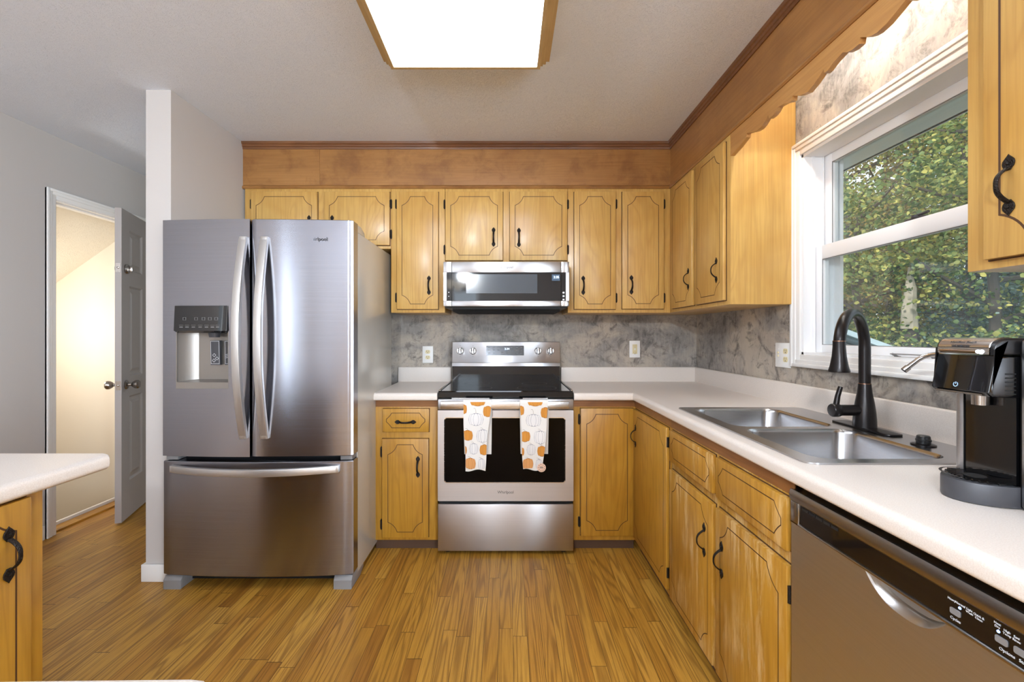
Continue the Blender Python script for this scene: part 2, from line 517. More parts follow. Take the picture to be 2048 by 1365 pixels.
# ================================================================== THE ROOM
CEIL = 2.43
XW, YB = 1.318, 3.147           # right wall, back wall
XL = -2.76                      # hall wall
bm = B(); box(bm, -2.83, 1.44, -3.6, 4.5, -0.12, 0.0); box(bm, 1.44, 5.1, -3.6, 0.25, -0.12, 0.0)
struct('floor', bm, M['floor'])
bm = B(); box(bm, -2.87, 1.46, -3.6, 4.5, CEIL, CEIL + 0.12); box(bm, 1.46, 5.1, -3.6, 0.25, CEIL, CEIL + 0.12)
struct('ceiling', bm, M['ceiling'])

bm = B(); box(bm, -1.668, XW + 0.14, YB, YB + 0.1, 0, CEIL)
struct('wall_back', bm, M['wallpaper'])

# right wall with the kitchen window opening
WY0, WY1, WZ0, WZ1 = 1.06, 2.017, 1.130, 2.022
bm = B()
box(bm, XW, XW + 0.14, 0.15, WY0, 0, CEIL)
box(bm, XW, XW + 0.14, WY1, YB, 0, CEIL)
box(bm, XW, XW + 0.14, WY0, WY1, 0, WZ0)
box(bm, XW, XW + 0.14, WY0, WY1, WZ1, CEIL)
struct('wall_right', bm, M['wallpaper'])

bm = B(); box(bm, -1.792, -1.668, 2.227, YB + 0.1, 0, CEIL)
struct('wall_partition', bm, M['wall_greige'])
bm = B()
box(bm, -1.806, -1.654, 2.213, 2.227, 0, 0.085, 0.003)
box(bm, -1.806, -1.792, 2.227, YB + 0.1, 0, 0.085, 0.003)
struct('baseboard_partition', bm, M['white_paint'])

# hall wall with doorway and, behind the camera, a side window
DY0, DY1, DZ = 2.745, 3.575, 2.035
bm = B()
box(bm, XL - 0.1, XL, -3.6, -3.08, 0, CEIL)
box(bm, XL - 0.1, XL, -3.08, -1.92, 0, 0.72)
box(bm, XL - 0.1, XL, -3.08, -1.92, 2.28, CEIL)
box(bm, XL - 0.1, XL, -1.92, DY0 - 0.02, 0, CEIL)
box(bm, XL - 0.1, XL, DY0 - 0.02, DY1 + 0.02, DZ + 0.02, CEIL)
box(bm, XL - 0.1, XL, DY1 + 0.02, 4.5, 0, CEIL)
struct('wall_left', bm, M['wall_greige'])
bm = B(); box(bm, XL - 0.1, -1.668, 4.4, 4.5, 0, CEIL)
struct('wall_hall_end', bm, M['wall_greige'])
bm = B()
box(bm, XL, XL + 0.014, -3.5, DY0 - 0.075, 0, 0.085, 0.003)
box(bm, XL, XL + 0.014, DY1 + 0.075, 4.4, 0, 0.085, 0.003)
struct('baseboard_left', bm, M['white_paint'])

# stairwell behind the doorway: far wall, sloping ceiling, end walls
XS0 = -6.0
bm = B(); box(bm, XS0, XL - 0.1, 3.60, 3.70, -2.6, 2.6)
struct('wall_stairwell', bm, M['wall_cream'])
bm = B()
prism(bm, [(-6.2, -0.19), (XL - 0.1, 2.166), (XL - 0.1, 2.29), (-6.2, -0.07)], 'Y', 2.6, 3.60)
struct('ceiling_stairwell', bm, M['ceiling_cream'])
bm = B(); box(bm, XS0, XL - 0.1, 2.55, 2.65, -2.6, 2.6); box(bm, XS0 - 0.1, XS0, 2.55, 3.70, -2.6, 0.2)
struct('wall_stairwell_near', bm, M['wall_cream'])
bm = B(); box(bm, XS0, XL - 0.05, 2.55, 3.70, -2.7, -2.6)
struct('floor_stairwell', bm, M['toe'])
bm = B(); box(bm, XL - 0.1, XL - 0.07, 2.65, 3.60, -2.6, -0.12)
struct('wall_stairwell_inner', bm, M['wall_cream'])
bm = B()
box(bm, XL - 0.115, XL - 0.02, DY0, DY1, -0.02, 0.012, 0.004)
struct('trim_threshold', bm, M['floor'])
bm = B(); box(bm, XL - 0.118, XL - 0.10, DY0, DY1, 0.004, 0.032, 0.003)
struct('trim_landing_edge', bm, M['white_paint'])
light('stairwell_lamp', 'POINT', (-3.35, 3.0, 1.25), (0, 0, 0), 10, (1.0, 0.96, 0.90)).data.shadow_soft_size = 0.12

# doorway lining and casing
bm = B()
box(bm, XL - 0.11, XL + 0.004, DY0 - 0.02, DY0, 0, DZ)
box(bm, XL - 0.11, XL + 0.004, DY1, DY1 + 0.02, 0, DZ)
box(bm, XL - 0.11, XL + 0.004, DY0 - 0.02, DY1 + 0.02, DZ, DZ + 0.02)
box(bm, XL - 0.065, XL - 0.03, DY0, DY0 + 0.011, 0, DZ)
box(bm, XL - 0.065, XL - 0.03, DY0, DY1, DZ - 0.011, DZ)
def casing(bm, y0, y1, z0, z1, xs, xo, w=0.057, bottom=False, sgn=1):
    """two-step picture-frame casing on a wall x=xs, standing out to xs+sgn*..."""
    for (a, b_, d) in ((0.0, w, xo * 0.55), (w * 0.42, w, xo * 0.8), (w * 0.72, w, xo)):
        d0, d1 = sorted((xs, xs + sgn * d))
        box(bm, d0, d1, y0 - b_, y0 - a, z0 - (b_ if bottom else 0), z1 + b_, 0.0035)
        box(bm, d0, d1, y1 + a, y1 + b_, z0 - (b_ if bottom else 0), z1 + b_, 0.0035)
        box(bm, d0, d1, y0 - a, y1 + a, z1 + a, z1 + b_, 0.0035)
        if bottom: box(bm, d0, d1, y0 - a, y1 + a, z0 - b_, z0 - a, 0.0035)
casing(bm, DY0 - 0.006, DY1 + 0.006, 0, DZ + 0.006, XL, 0.020, 0.060)
struct('trim_1', bm, M['white_paint'])

# the six-panel door, standing open into the hall
hinge = Vector((XL + 0.02, 3.585))
free = Vector((-2.476, 2.883))
dv = (free - hinge); LEN = dv.length
ang = math.atan2(dv.y, dv.x)
t = thing('panel_door', 'open six-panel grey-beige door standing in the hall doorway left of the fridge', 'door',  # added point light without a bulb of its own, brightens the ceiling
          (hinge.x, hinge.y, 0.012), ang)
t['kind'] = 'structure'; t.name = 'door_1'; ROOT[t.name] = ROOT.get('panel_door')
# local x along the leaf from hinge to free edge, visible face towards +y (hall side)
bm = B()
TH = 0.035
ST = 0.115
cols = [(ST, LEN / 2 - 0.05), (LEN / 2 + 0.05, LEN - ST)]
rows = [(0.24, 0.80), (0.93, 1.53), (1.63, 1.90)]
xs = sorted({0, LEN} | {v for c in cols for v in c}); zs = sorted({0, 2.02} | {v for r in rows for v in r})
def in_panel(xa, xb, za, zb):
    return any(abs(xa - c[0]) < 1e-6 and abs(xb - c[1]) < 1e-6 for c in cols) and any(abs(za - r[0]) < 1e-6 and abs(zb - r[1]) < 1e-6 for r in rows)
for i in range(len(xs) - 1):
    for j in range(len(zs) - 1):
        a, b_, c, d = xs[i], xs[i + 1], zs[j], zs[j + 1]
        if not in_panel(a, b_, c, d):
            box(bm, a, b_, -TH, 0, c, d)
        else:
            for sy in (0, 1):
                yf = 0.0 if sy == 0 else -TH
                s = -1 if sy == 0 else 1
                m_ = 0.030; dep = 0.010
                o_ = [(a, yf, c), (b_, yf, c), (b_, yf, d), (a, yf, d)]
                i1 = [(a + .012, yf + s * dep, c + .012), (b_ - .012, yf + s * dep, c + .012), (b_ - .012, yf + s * dep, d - .012), (a + .012, yf + s * dep, d - .012)]
                i2 = [(a + m_, yf + s * dep, c + m_), (b_ - m_, yf + s * dep, c + m_), (b_ - m_, yf + s * dep, d - m_), (a + m_, yf + s * dep, d - m_)]
                i3 = [(a + m_ + .02, yf + s * .003, c + m_ + .02), (b_ - m_ - .02, yf + s * .003, c + m_ + .02), (b_ - m_ - .02, yf + s * .003, d - m_ - .02), (a + m_ + .02, yf + s * .003, d - m_ - .02)]
                for p, q in ((o_, i1), (i1, i2), (i2, i3)):
                    for k in range(4):
                        poly(bm, [p[k], p[(k + 1) % 4], q[(k + 1) % 4], q[k]])
                poly(bm, i3)
obj('door_leaf', bm, M['door_paint'], t, world=False, smooth=20)
def knob_set(z, kind):
    bm = B()
    for s in (1, -1):
        y0 = 0.0 if s > 0 else -TH
        if kind == 'knob':
            lathe(bm, [(0.030, 0), (0.031, 0.004), (0.026, 0.010), (0.011, 0.014), (0.010, 0.030), (0.018, 0.036), (0.027, 0.050), (0.028, 0.064), (0.022, 0.072), (0.0, 0.073)], (LEN - 0.065, y0, z), (0, s, 0), 20)
        else:
            lathe(bm, [(0.031, 0), (0.032, 0.006), (0.027, 0.016), (0.0, 0.017)], (LEN - 0.065, y0, z), (0, s, 0), 20)
            if s > 0: box(bm, LEN - 0.071, LEN - 0.059, 0.015, 0.036, z - 0.016, z + 0.016, 0.003)
    box(bm, LEN, LEN + 0.0015, -TH / 2 - 0.0127, -TH / 2 + 0.0127, z - 0.029, z + 0.029)
    lathe(bm, [(0.007, 0), (0.006, 0.006), (0.0, 0.007)], (LEN + 0.0015, -TH / 2, z), (1, 0, 0), 12)
    return bm
obj('door_knob', knob_set(0.880, 'knob'), M['nickel'], t, world=False)
obj('deadbolt', knob_set(1.636, 'bolt'), M['nickel'], t, world=False)
for z in (0.25, 1.0, 1.78):
    bm = B()
    tube(bm, [(-0.006, 0.004, z - 0.045), (-0.006, 0.004, z + 0.045)], 0.006, 10)
    box(bm, -0.004, 0.0, -0.030, 0.0, z - 0.045, z + 0.045)
    obj('hinge', bm, M['nickel'], t, world=False)
bm = B(); box(bm, XL - 0.02, XL - 0.005, DY0 + 0.0002, DY0 + 0.0022, 0.86, 0.93)
struct('trim_2', bm, M['nickel'])

# the room behind the camera
bm = B()
box(bm, -2.87, -1.13, -3.6, -3.5, 0, CEIL); box(bm, -0.57, 1.50, -3.6, -3.5, 0, CEIL); box(bm, 4.40, 5.1, -3.6, -3.5, 0, CEIL)
box(bm, -1.13, -0.57, -3.6, -3.5, 0, 0.70); box(bm, -1.13, -0.57, -3.6, -3.5, 2.20, CEIL)
box(bm, 1.50, 4.40, -3.6, -3.5, 0, 0.25); box(bm, 1.50, 4.40, -3.6, -3.5, 2.30, CEIL)
struct('wall_rear', bm, M['wall_greige'])
bm = B(); box(bm, 5.0, 5.1, -3.6, 0.25, 0, CEIL); box(bm, XW + 0.14, 5.1, 0.15, 0.25, 0, CEIL)
struct('wall_dining', bm, M['wall_greige'])
def rear_frame(name, x0, x1, z0, z1, nx, y=-3.55, side=False):
    bm = B()
    def bx(a, b_, c, d):
        if side: box(bm, XL - 0.06, XL - 0.03, a, b_, c, d)
        else: box(bm, a, b_, y - 0.02, y + 0.02, c, d)
    bx(x0, x0 + 0.06, z0, z1); bx(x1 - 0.06, x1, z0, z1); bx(x0, x1, z0, z0 + 0.06); bx(x0, x1, z1 - 0.06, z1)
    for k in range(1, nx):
        xm = x0 + (x1 - x0) * k / nx; bx(xm - 0.04, xm + 0.04, z0, z1)
    zm = (z0 + z1) / 2
    bx(x0, x1, zm - 0.025, zm + 0.025)
    struct(name, bm, M['white_paint'])
rear_frame('window_2', -1.13, -0.57, 0.70, 2.20, 1)
rear_frame('window_fill', 1.50, 4.40, 0.25, 2.30, 2)  # unseen opening, widened to patio size to let in extra fill light
rear_frame('window_4', -3.08, -1.92, 0.72, 2.28, 1, side=True)

# ------------------------------------------------------------------ kitchen window (window_1)
t = thing('window_1', 'white double-hung window above the sink looking onto trees', None, (XW, (WY0 + WY1) / 2, WZ0))
t['kind'] = 'structure'
bm = B()
X1 = XW + 0.14
box(bm, XW - 0.002, X1, WY0 - 0.004, WY0 + 0.012, WZ0, WZ1); box(bm, XW - 0.002, X1, WY1 - 0.012, WY1 + 0.004, WZ0, WZ1)
box(bm, XW - 0.002, X1, WY0, WY1, WZ1 - 0.012, WZ1 + 0.004); box(bm, XW - 0.002, X1 + 0.03, WY0, WY1, WZ0 - 0.004, WZ0 + 0.010)
for ya, yb in ((WY0 + 0.012, WY0 + 0.018), (WY1 - 0.018, WY1 - 0.012)):
    box(bm, 1.402, 1.405, ya, yb, WZ0, WZ1)
    box(bm, 1.352, 1.366, ya, yb + 0.0, WZ0, WZ1)
obj('window_frame', bm, M['vinyl'], t)
bm = B(); casing(bm, WY0, WY1, WZ0, WZ1, XW, 0.022, 0.057, bottom=True, sgn=-1)
obj('window_casing', bm, M['white_paint'], t)
def sash(name, xa, xb, za, zb, st, rb, rt):
    bm = B()
    ya, yb = WY0 + 0.014, WY1 - 0.014
    box(bm, xa, xb, ya, ya + st, za, zb, 0.003); box(bm, xa, xb, yb - st, yb, za, zb, 0.003)
    box(bm, xa, xb, ya + st, yb - st, za, za + rb, 0.003); box(bm, xa, xb, ya + st, yb - st, zb - rt, zb, 0.003)
    o = obj(name, bm, M['vinyl'], t)
    bm = B(); box(bm, (xa + xb) / 2 - 0.002, (xa + xb) / 2 + 0.002, ya + st - 0.004, yb - st + 0.004, za + rb - 0.004, zb - rt + 0.004)
    obj('pane', bm, M['glass'], o)
    bm = B()
    yi, yj, zi, zj = ya + st, yb - st, za + rb, zb - rt
    xm = xa + 0.004
    for (p, q) in (((xm, yi, zi), (xm, yi, zj)), ((xm, yj, zi), (xm, yj, zj)), ((xm, yi, zi), (xm, yj, zi)), ((xm, yi, zj), (xm, yj, zj))):
        tube(bm, [p, q], 0.0022, 6)
    obj('glazing_seal', bm, M['mid_grey'], o)
    return o
up = sash('upper_sash', 1.407, 1.437, 1.560, WZ1 - 0.012, 0.046, 0.03, 0.040)
low = sash('lower_sash', 1.368, 1.400, WZ0 + 0.010, 1.607, 0.040, 0.034, 0.060)
bm = B()
tube(bm, [(1.345, 1.43, 1.150), (1.345, 1.58, 1.150)], 0.0035, 8, squash=(0.6, 1.4))
for y in (1.435, 1.575):
    tube(bm, [(1.345, y, 1.150), (1.368, y, 1.138)], 0.004, 8); box(bm, 1.358, 1.369, y - 0.008, y + 0.008, 1.130, 1.142)
obj('sash_lift', bm, M['mid_grey'], t)
bm = B()
box(bm, 1.372, 1.398, 1.49, 1.56, 1.607, 1.614, 0.002)
lathe(bm, [(0.014, 0), (0.014, 0.008), (0.0, 0.009)], (1.384, 1.525, 1.614), (0, 0, 1), 14)
tube(bm, [(1.384, 1.525, 1.620), (1.378, 1.475, 1.622)], 0.005, 8)
obj('sash_lock', bm, M['dark_grey'], t)
bm = B()
for ya, yb in ((WY0, WY0 + 0.05), (WY1 - 0.05, WY1)):
    box(bm, X1 - 0.006, X1 + 0.008, ya, yb, WZ0, WZ1)
box(bm, X1 - 0.006, X1 + 0.008, WY0, WY1, WZ0, WZ0 + 0.03); box(bm, X1 - 0.006, X1 + 0.008, WY0, WY1, WZ1 - 0.03, WZ1)
obj('storm_frame', bm, M['vinyl'], t)
bm = B(); box(bm, 1.30, 1.312, 2.079, 2.09, 1.86, 1.885, 0.002); tube(bm, [(1.296, 2.082, 1.872), (1.296, 2.082, 1.882)], 0.004, 8)
tag(obj('curtain_bracket', bm, M['plate']), 'tiny white bracket screwed beside the upper left corner of the window casing', 'bracket')

# ------------------------------------------------------------------ soffit, crown strip, valance
SZ = 2.140
YS, XS = 2.834, 1.022
bm = B(); box(bm, -1.668, XW, YS, YB, SZ, CEIL)
struct('trim_3', bm, M['soffit'])
bm = B(); box(bm, XS, XW, 2.063, YS, SZ, CEIL); box(bm, XS, XS + 0.018, 0.997, 2.063, SZ, CEIL); box(bm, XS, XW, 0.10, 0.997, SZ, CEIL)
struct('trim_4', bm, M['soffit_y'])
def strip(profile, name, mat, matx):
    """moulding along both soffit faces; profile [(out, z)]"""
    bm = B()
    prism(bm, [(YS - o, z) for o, z in profile], 'X', -1.668, XS + 0.001)
    struct(name, bm, mat)
    bm = B()
    prism(bm, [(XS - o, z) for o, z in profile], 'Y', 0.10, YS + 0.001)
    struct(name, bm, matx)
strip([(-0.001, 2.386), (0.006, 2.386), (0.008, 2.398), (0.013, 2.400), (0.014, 2.412), (0.020, 2.416), (0.022, CEIL), (-0.001, CEIL)], 'trim_5', M['crown'], M['crown'])
strip([(-0.001, 2.136), (0.008, 2.136), (0.013, 2.142), (0.012, 2.150), (0.005, 2.158), (-0.001, 2.162)], 'trim_6', M['soffit'], M['soffit_y'])
# seam cover board at the left end of the back soffit
bm = B(); box(bm, -1.668, -1.185, YS - 0.0025, YS, 2.160, 2.388)
struct('trim_7', bm, M['soffit'])

half = [(0.0, 2.042), (0.034, 2.051), (0.058, 2.061), (0.079, 2.073), (0.083, 2.058), (0.098, 2.059), (0.114, 2.066), (0.127, 2.070), (0.163, 2.076),
        (0.178, 2.066), (0.200, 2.060), (0.226, 2.061), (0.230, 2.077), (0.252, 2.063), (0.270, 2.055), (0.289, 2.051), (0.320, 2.054), (0.348, 2.063),
        (0.388, 2.077), (0.392, 2.062), (0.411, 2.057), (0.455, 2.046), (0.529, 2.036)]
yc = 1.531
prof = [(yc - d, z) for d, z in reversed(half)] + [(yc + d, z) for d, z in half[1:]]
prof = prof + [(yc + 0.529, SZ - 0.003), (yc - 0.529, SZ - 0.003)]
bm = B(); prism(bm, prof, 'X', 1.018, 1.037)
tag(obj('valance', bm, M['valance'], origin=(1.027, yc, 2.04), smooth=18), 'scalloped wooden valance board spanning above the window between the cabinets', 'valance')

t = thing('over_sink_light', 'fluorescent strip light hidden behind the scalloped valance', 'light', (1.10, 1.53, 2.36))
bm = B(); box(bm, 1.042, 1.105, 1.07, 1.99, CEIL - 0.045, CEIL - 0.0006, 0.004)
obj('housing', bm, M['plate'], t)
bm = B(); tube(bm, [(1.073, 1.10, CEIL - 0.060), (1.073, 1.96, CEIL - 0.060)], 0.0125, 12)
obj('tube', bm, M['tube'], t)

# ================================================================== CABINETS
def frame(x, y, rz): return Matrix.Translation(Vector((x, y, 0))) @ Matrix.Rotation(rz, 4, 'Z')

def handle_bm(u, z, F, horizontal=False, yf=-0.018):
    """wrought iron pull: two spade plates and a bowed hammered strap"""
    b = B()
    sp = [(0.0, 0.0225), (0.0025, 0.019), (0.0055, 0.016), (0.0105, 0.010), (0.0118, 0.004), (0.0102, -0.002), (0.0070, -0.006), (0.0045, -0.010)]
    out = sp + [(-x, y) for x, y in reversed(sp[1:])]
    for s in (1, -1):
        pts = [(x, s * (0.0395 + y)) for x, y in out]
        prism(b, pts, 'Y', -0.0028, 0.0, bev=0.0008, seg=1)
        lathe(b, [(0.0036, 0), (0.0034, 0.0022), (0.0018, 0.0034), (0, 0.0036)], (0, -0.0026, s * 0.0435), (0, -1, 0), 10)
    pts = []
    for k in range(15):
        a = -1 + 2 * k / 14
        pts.append((0, -0.0035 - 0.0235 * (1 - abs(a) ** 2.6), a * 0.0335))
    rad = [0.0062 - 0.0014 * (1 - abs(-1 + 2 * k / 14)) for k in range(15)]
    tube(b, pts, rad, 10, squash=(0.42, 1.0))
    m = Matrix.Translation((u, yf, z))
    if horizontal: m = m @ Matrix.Rotation(R(90), 4, 'Y')
    b.transform(F @ m)
    return b

def groove_path(u0, u1, z0, z1, a, az, cw, ch, bulge):
    L, Rr, Bt, Tp = u0 + a, u1 - a, z0 + az, z1 - az
    def arc(p, q, d):
        c = ((p[0] + q[0]) / 2 + d[0] * bulge, (p[1] + q[1]) / 2 + d[1] * bulge)
        r = []
        for k in range(9):
            s = k / 8
            r.append(((1 - s) ** 2 * p[0] + 2 * s * (1 - s) * c[0] + s * s * q[0], (1 - s) ** 2 * p[1] + 2 * s * (1 - s) * c[1] + s * s * q[1]))
        return r
    P = []
    P += arc((L, Bt + ch), (L + cw, Bt), (1, 1))
    P += arc((Rr - cw, Bt), (Rr, Bt + ch), (-1, 1))
    P += arc((Rr, Tp - ch), (Rr - cw, Tp), (-1, -1))
    P += arc((L + cw, Tp), (L, Tp - ch), (1, -1))
    return P

def front(parent, F, u0, u1, z0, z1, mat, name='door', handle=None, drawer=False, gw=0.0034, label=None, az=0.0325):
    """overlay door or drawer front with a routed groove; handle=(u, z, horizontal)"""
    b = B()
    box(b, u0, u1, -0.018, -0.0006, z0, z1, 0.0035, 0, 2)
    box(b, u0 - 0.0022, u1 + 0.0022, -0.0032, -0.0004, z0 - 0.0026, z1 + 0.0018, 0, 1)  # dark outline round the front: stained edge and gap shadow painted together
    if drawer: path = groove_path(u0, u1, z0, z1, 0.022, 0.024, 0.030, 0.034, 0.003)
    else: path = groove_path(u0, u1, z0, z1, 0.0335, az, 0.052, 0.055, 0.013)
    ribbon(b, [(x, -0.0182, z) for x, z in path], gw, (0, -1, 0), 1, True)
    b.transform(F)
    d = obj(name, b, [mat, M['groove']], parent, smooth=25)
    if label: d['label'] = label
    if handle:
        obj('handle', handle_bm(handle[0], handle[1], F, handle[2] if len(handle) > 2 else False), M['iron'], d)
    return d

def hinge(parent, F, u, z, side):
    """small black cabinet hinge on the face frame beside a door edge at u; side -1: frame lies at smaller u"""
    b = B()
    pts = [(0.0, -0.024), (0.0060, -0.032), (0.0115, -0.024), (0.0115, 0.024), (0.0060, 0.032), (0.0, 0.024)]
    pts = [(u + side * (0.0012 + x), z + y) for x, y in pts]
    prism(b, pts, 'Y', -0.0048, -0.0005)
    tube(b, [(u + side * 0.0016, -0.0100, z - 0.022), (u + side * 0.0016, -0.0100, z + 0.022)], 0.0055, 10)
    b.transform(F)
    obj('hinge', b, M['iron'], parent)

def wall_cabinet(name, label, x, y, rz, W, z0, depth, mat, group, left_ext=0.0, right_ext=0.0, z1=2.139):
    F = frame(x, y, rz)
    c = F @ Vector((W / 2, 0.0, 0))
    t = thing(name, label, 'cabinet', (c.x, c.y, z0), rz, group)
    b = B(); box(b, 0, W + right_ext, 0, depth, z0, z1, 0.0015)
    b.transform(F)
    obj('carcass', b, mat, t)
    return t, F

UP = 'wall cabinets under the soffit'
YU, XU = 2.830, 1.018
t, F = wall_cabinet('wall_cabinet', 'short two-door maple wall cabinet above the refrigerator', -1.654, YU, 0, 0.917, 1.759, 0.315, M['maple'], UP)
o = 1.654
front(t, F, o - 1.608, o - 1.194, 1.779, 2.115, M['maple'], handle=(o - 1.243, 1.905))
front(t, F, o - 1.150, o - 0.741, 1.779, 2.115, M['maple'], handle=(o - 1.099, 1.905))
for z in (1.85, 2.04):
    hinge(t, F, o - 1.608, z, -1)
    hinge(t, F, o - 0.741, z, -1 if False else 1)

t, F = wall_cabinet('wall_cabinet', 'narrow single-door maple wall cabinet between refrigerator and microwave', -0.735, YU, 0, 0.339, 1.357, 0.315, M['maple'], UP)
o = 0.735
front(t, F, o - 0.696, o - 0.436, 1.378, 2.115, M['maple'], handle=(o - 0.494, 1.527))
for z in (1.452, 2.040): hinge(t, F, o - 0.696, z, -1)

t, F = wall_cabinet('wall_cabinet', 'short two-door maple wall cabinet directly above the microwave', -0.395, YU, 0, 0.770, 1.662, 0.315, M['maple'], UP)
o = 0.395
front(t, F, o - 0.392, o - 0.032, 1.683, 2.115, M['maple'], handle=(o - 0.090, 1.829))
front(t, F, o + 0.0107, o + 0.370, 1.683, 2.115, M['maple'], handle=(o + 0.068, 1.826))
for z in (1.753, 2.038): hinge(t, F, o - 0.392, z, -1); hinge(t, F, o + 0.370, z, 1)

t, F = wall_cabinet('wall_cabinet', 'tall two-door maple wall cabinet right of the microwave reaching into the corner', 0.376, YU, 0, 0.641, 1.357, 0.315, M['maple'], UP, right_ext=0.296)
o = -0.376
front(t, F, o + 0.414, o + 0.674, 1.378, 2.115, M['maple'], handle=(o + 0.470, 1.527))
front(t, F, o + 0.715, o + 0.975, 1.380, 2.115, M['maple'], handle=(o + 0.771, 1.530))
for z in (1.450, 2.040): hinge(t, F, o + 0.674, z, 1); hinge(t, F, o + 0.975, z, 1)

t, F = wall_cabinet('wall_cabinet', 'two-door maple wall cabinet on the right wall left of the window, side panel showing', XU, YU - 0.0005, R(-90), 0.767, 1.357, 0.298, M['maple'], UP)
b = B(); prism(b, [(0.001, 1.3575), (0.298, 1.3575), (0.298, CEIL - 0.0005), (0.0235, CEIL - 0.0005), (0.0235, 2.134), (0.001, 2.134)], 'X', 0.7672, 0.7705); b.transform(F)
obj('side_panel', b, M['maple'], t)
o = YU
front(t, F, o - 2.774, o - 2.452, 1.378, 2.115, M['maple'], handle=(o - 2.497, 1.527))
front(t, F, o - 2.419, o - 2.095, 1.378, 2.115, M['maple'], handle=(o - 2.160, 1.527))
for z in (1.450, 2.040): hinge(t, F, o - 2.774, z, -1); hinge(t, F, o - 2.419, z, -1)

t, F = wall_cabinet('wall_cabinet', 'maple wall cabinet at the right edge, near side of the window, above the coffee maker', XU, 0.997, R(-90), 0.55, 1.3546, 0.298, M['maple'], UP)
o = 0.997
front(t, F, o - 0.949, o - 0.50, 1.373, 2.115, M['maple'], handle=(o - 0.898, 1.515), gw=0.0045)

# ------------------------------------------------------------------ base cabinets
YF, XF = 2.537, 0.716
BASE = 'base cabinets under the white worktops'
def rail_and_toe(t, F, W, D, toe=True, inset=0.030, z0=0.06):
    b = B(); box(b, 0, W, -0.0015, 0.02, 0.812, 0.8500); b.transform(F)
    obj('top_rail', b, M['rail_dark'], t)
    if toe:
        b = B(); box(b, 0, W, inset, inset + 0.02, 0.0005, z0 - 0.0005); b.transform(F)
        obj('toe_kick', b, M['toe'], t)

F = frame(-0.752, YF, 0); W = 0.356
t = thing('base_cabinet', 'narrow base cabinet with drawer and door between refrigerator and stove', 'cabinet', (-0.574, YF, 0), 0, BASE)
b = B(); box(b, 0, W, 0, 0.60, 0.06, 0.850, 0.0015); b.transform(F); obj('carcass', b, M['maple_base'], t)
rail_and_toe(t, F, W, 0.6)
o = 0.752
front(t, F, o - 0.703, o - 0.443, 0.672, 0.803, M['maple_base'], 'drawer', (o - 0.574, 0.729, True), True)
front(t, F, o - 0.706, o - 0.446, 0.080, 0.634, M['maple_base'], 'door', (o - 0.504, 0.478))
for z in (0.150, 0.558): hinge(t, F, o - 0.706, z, -1)

t = thing('corner_cabinet', 'inside corner base cabinet with two meeting doors, right of the stove', 'cabinet', (0.716, YF, 0), 0, BASE)
b = B()
prism(b, [(0.368, YF), (0.716, YF), (0.716, 1.968), (1.30, 1.968), (1.30, 3.13), (0.368, 3.13)], 'Z', 0.06, 0.8500)
obj('carcass', b, M['maple_base'], t)
F = frame(0.368, YF, 0); rail_and_toe(t, F, 0.348, 0.6)
o = -0.368
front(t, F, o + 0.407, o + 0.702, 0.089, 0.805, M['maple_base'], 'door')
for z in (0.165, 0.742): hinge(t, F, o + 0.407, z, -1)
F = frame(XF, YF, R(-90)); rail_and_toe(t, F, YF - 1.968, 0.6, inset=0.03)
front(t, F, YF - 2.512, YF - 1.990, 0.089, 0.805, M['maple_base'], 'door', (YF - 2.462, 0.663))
for z in (0.165, 0.742): hinge(t, F, YF - 1.990, z, 1)

t = thing('sink_base_cabinet', 'worn base cabinet under the sink with two false drawers and two scuffed doors', 'cabinet', (XF, 1.544, 0), R(-90), BASE)
F = frame(XF, 1.967, R(-90)); W = 0.845
b = B()
box(b, 0, W, 0, 0.02, 0.06, 0.8500, 0.0015)
box(b, 0, 0.018, 0.02, 0.58, 0.06, 0.8500); box(b, W - 0.018, W, 0.02, 0.58, 0.06, 0.8500); box(b, 0.018, W - 0.018, 0.02, 0.58, 0.06, 0.08)
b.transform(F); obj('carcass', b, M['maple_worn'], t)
rail_and_toe(t, F, W, 0.6)
o = 1.967
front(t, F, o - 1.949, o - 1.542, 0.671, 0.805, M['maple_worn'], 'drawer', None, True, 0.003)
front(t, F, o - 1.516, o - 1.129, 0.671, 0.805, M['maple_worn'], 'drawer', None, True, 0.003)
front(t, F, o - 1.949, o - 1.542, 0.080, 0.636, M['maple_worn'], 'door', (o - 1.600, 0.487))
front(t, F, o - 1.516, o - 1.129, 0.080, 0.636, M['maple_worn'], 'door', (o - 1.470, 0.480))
for z in (0.150, 0.565): hinge(t, F, o - 1.949, z, -1); hinge(t, F, o - 1.129, z, 1)

# ------------------------------------------------------------------ worktops
ZT, ZB = 0.893, 0.851
def nose(flip=1):
    """rolled front edge profile (out, z): out=0 at the front face"""
    r = 0.017
    pts = [(0.030, ZT)]
    for k in range(9):
        a = R(90 + 90 * k / 8)
        pts.append((r + r * math.cos(a), ZT - r + r * math.sin(a)))
    r2 = 0.010
    for k in range(6):
        a = R(180 + 90 * k / 5)
        pts.append((r2 + r2 * math.cos(a), ZB + r2 + r2 * math.sin(a)))
    pts.append((0.030, ZB))
    return pts
def splash(b, x0, x1, y0, y1):
    box(b, x0, x1, y0, y1, ZT - 0.01, 0.994, 0.006, 0, 3)

b = B()
prism(b, [(2.5 + o_, z) for o_, z in nose()], 'X', -0.752, -0.394)
box(b, -0.752, -0.394, 2.530, 3.146, ZB, ZT)
splash(b, -0.766, -0.394, 3.126, 3.1465)
tag(obj('worktop', b, M['counter'], origin=(-0.573, 2.8, ZB)), 'short white worktop piece between refrigerator and stove', 'countertop', 'white laminate worktops')

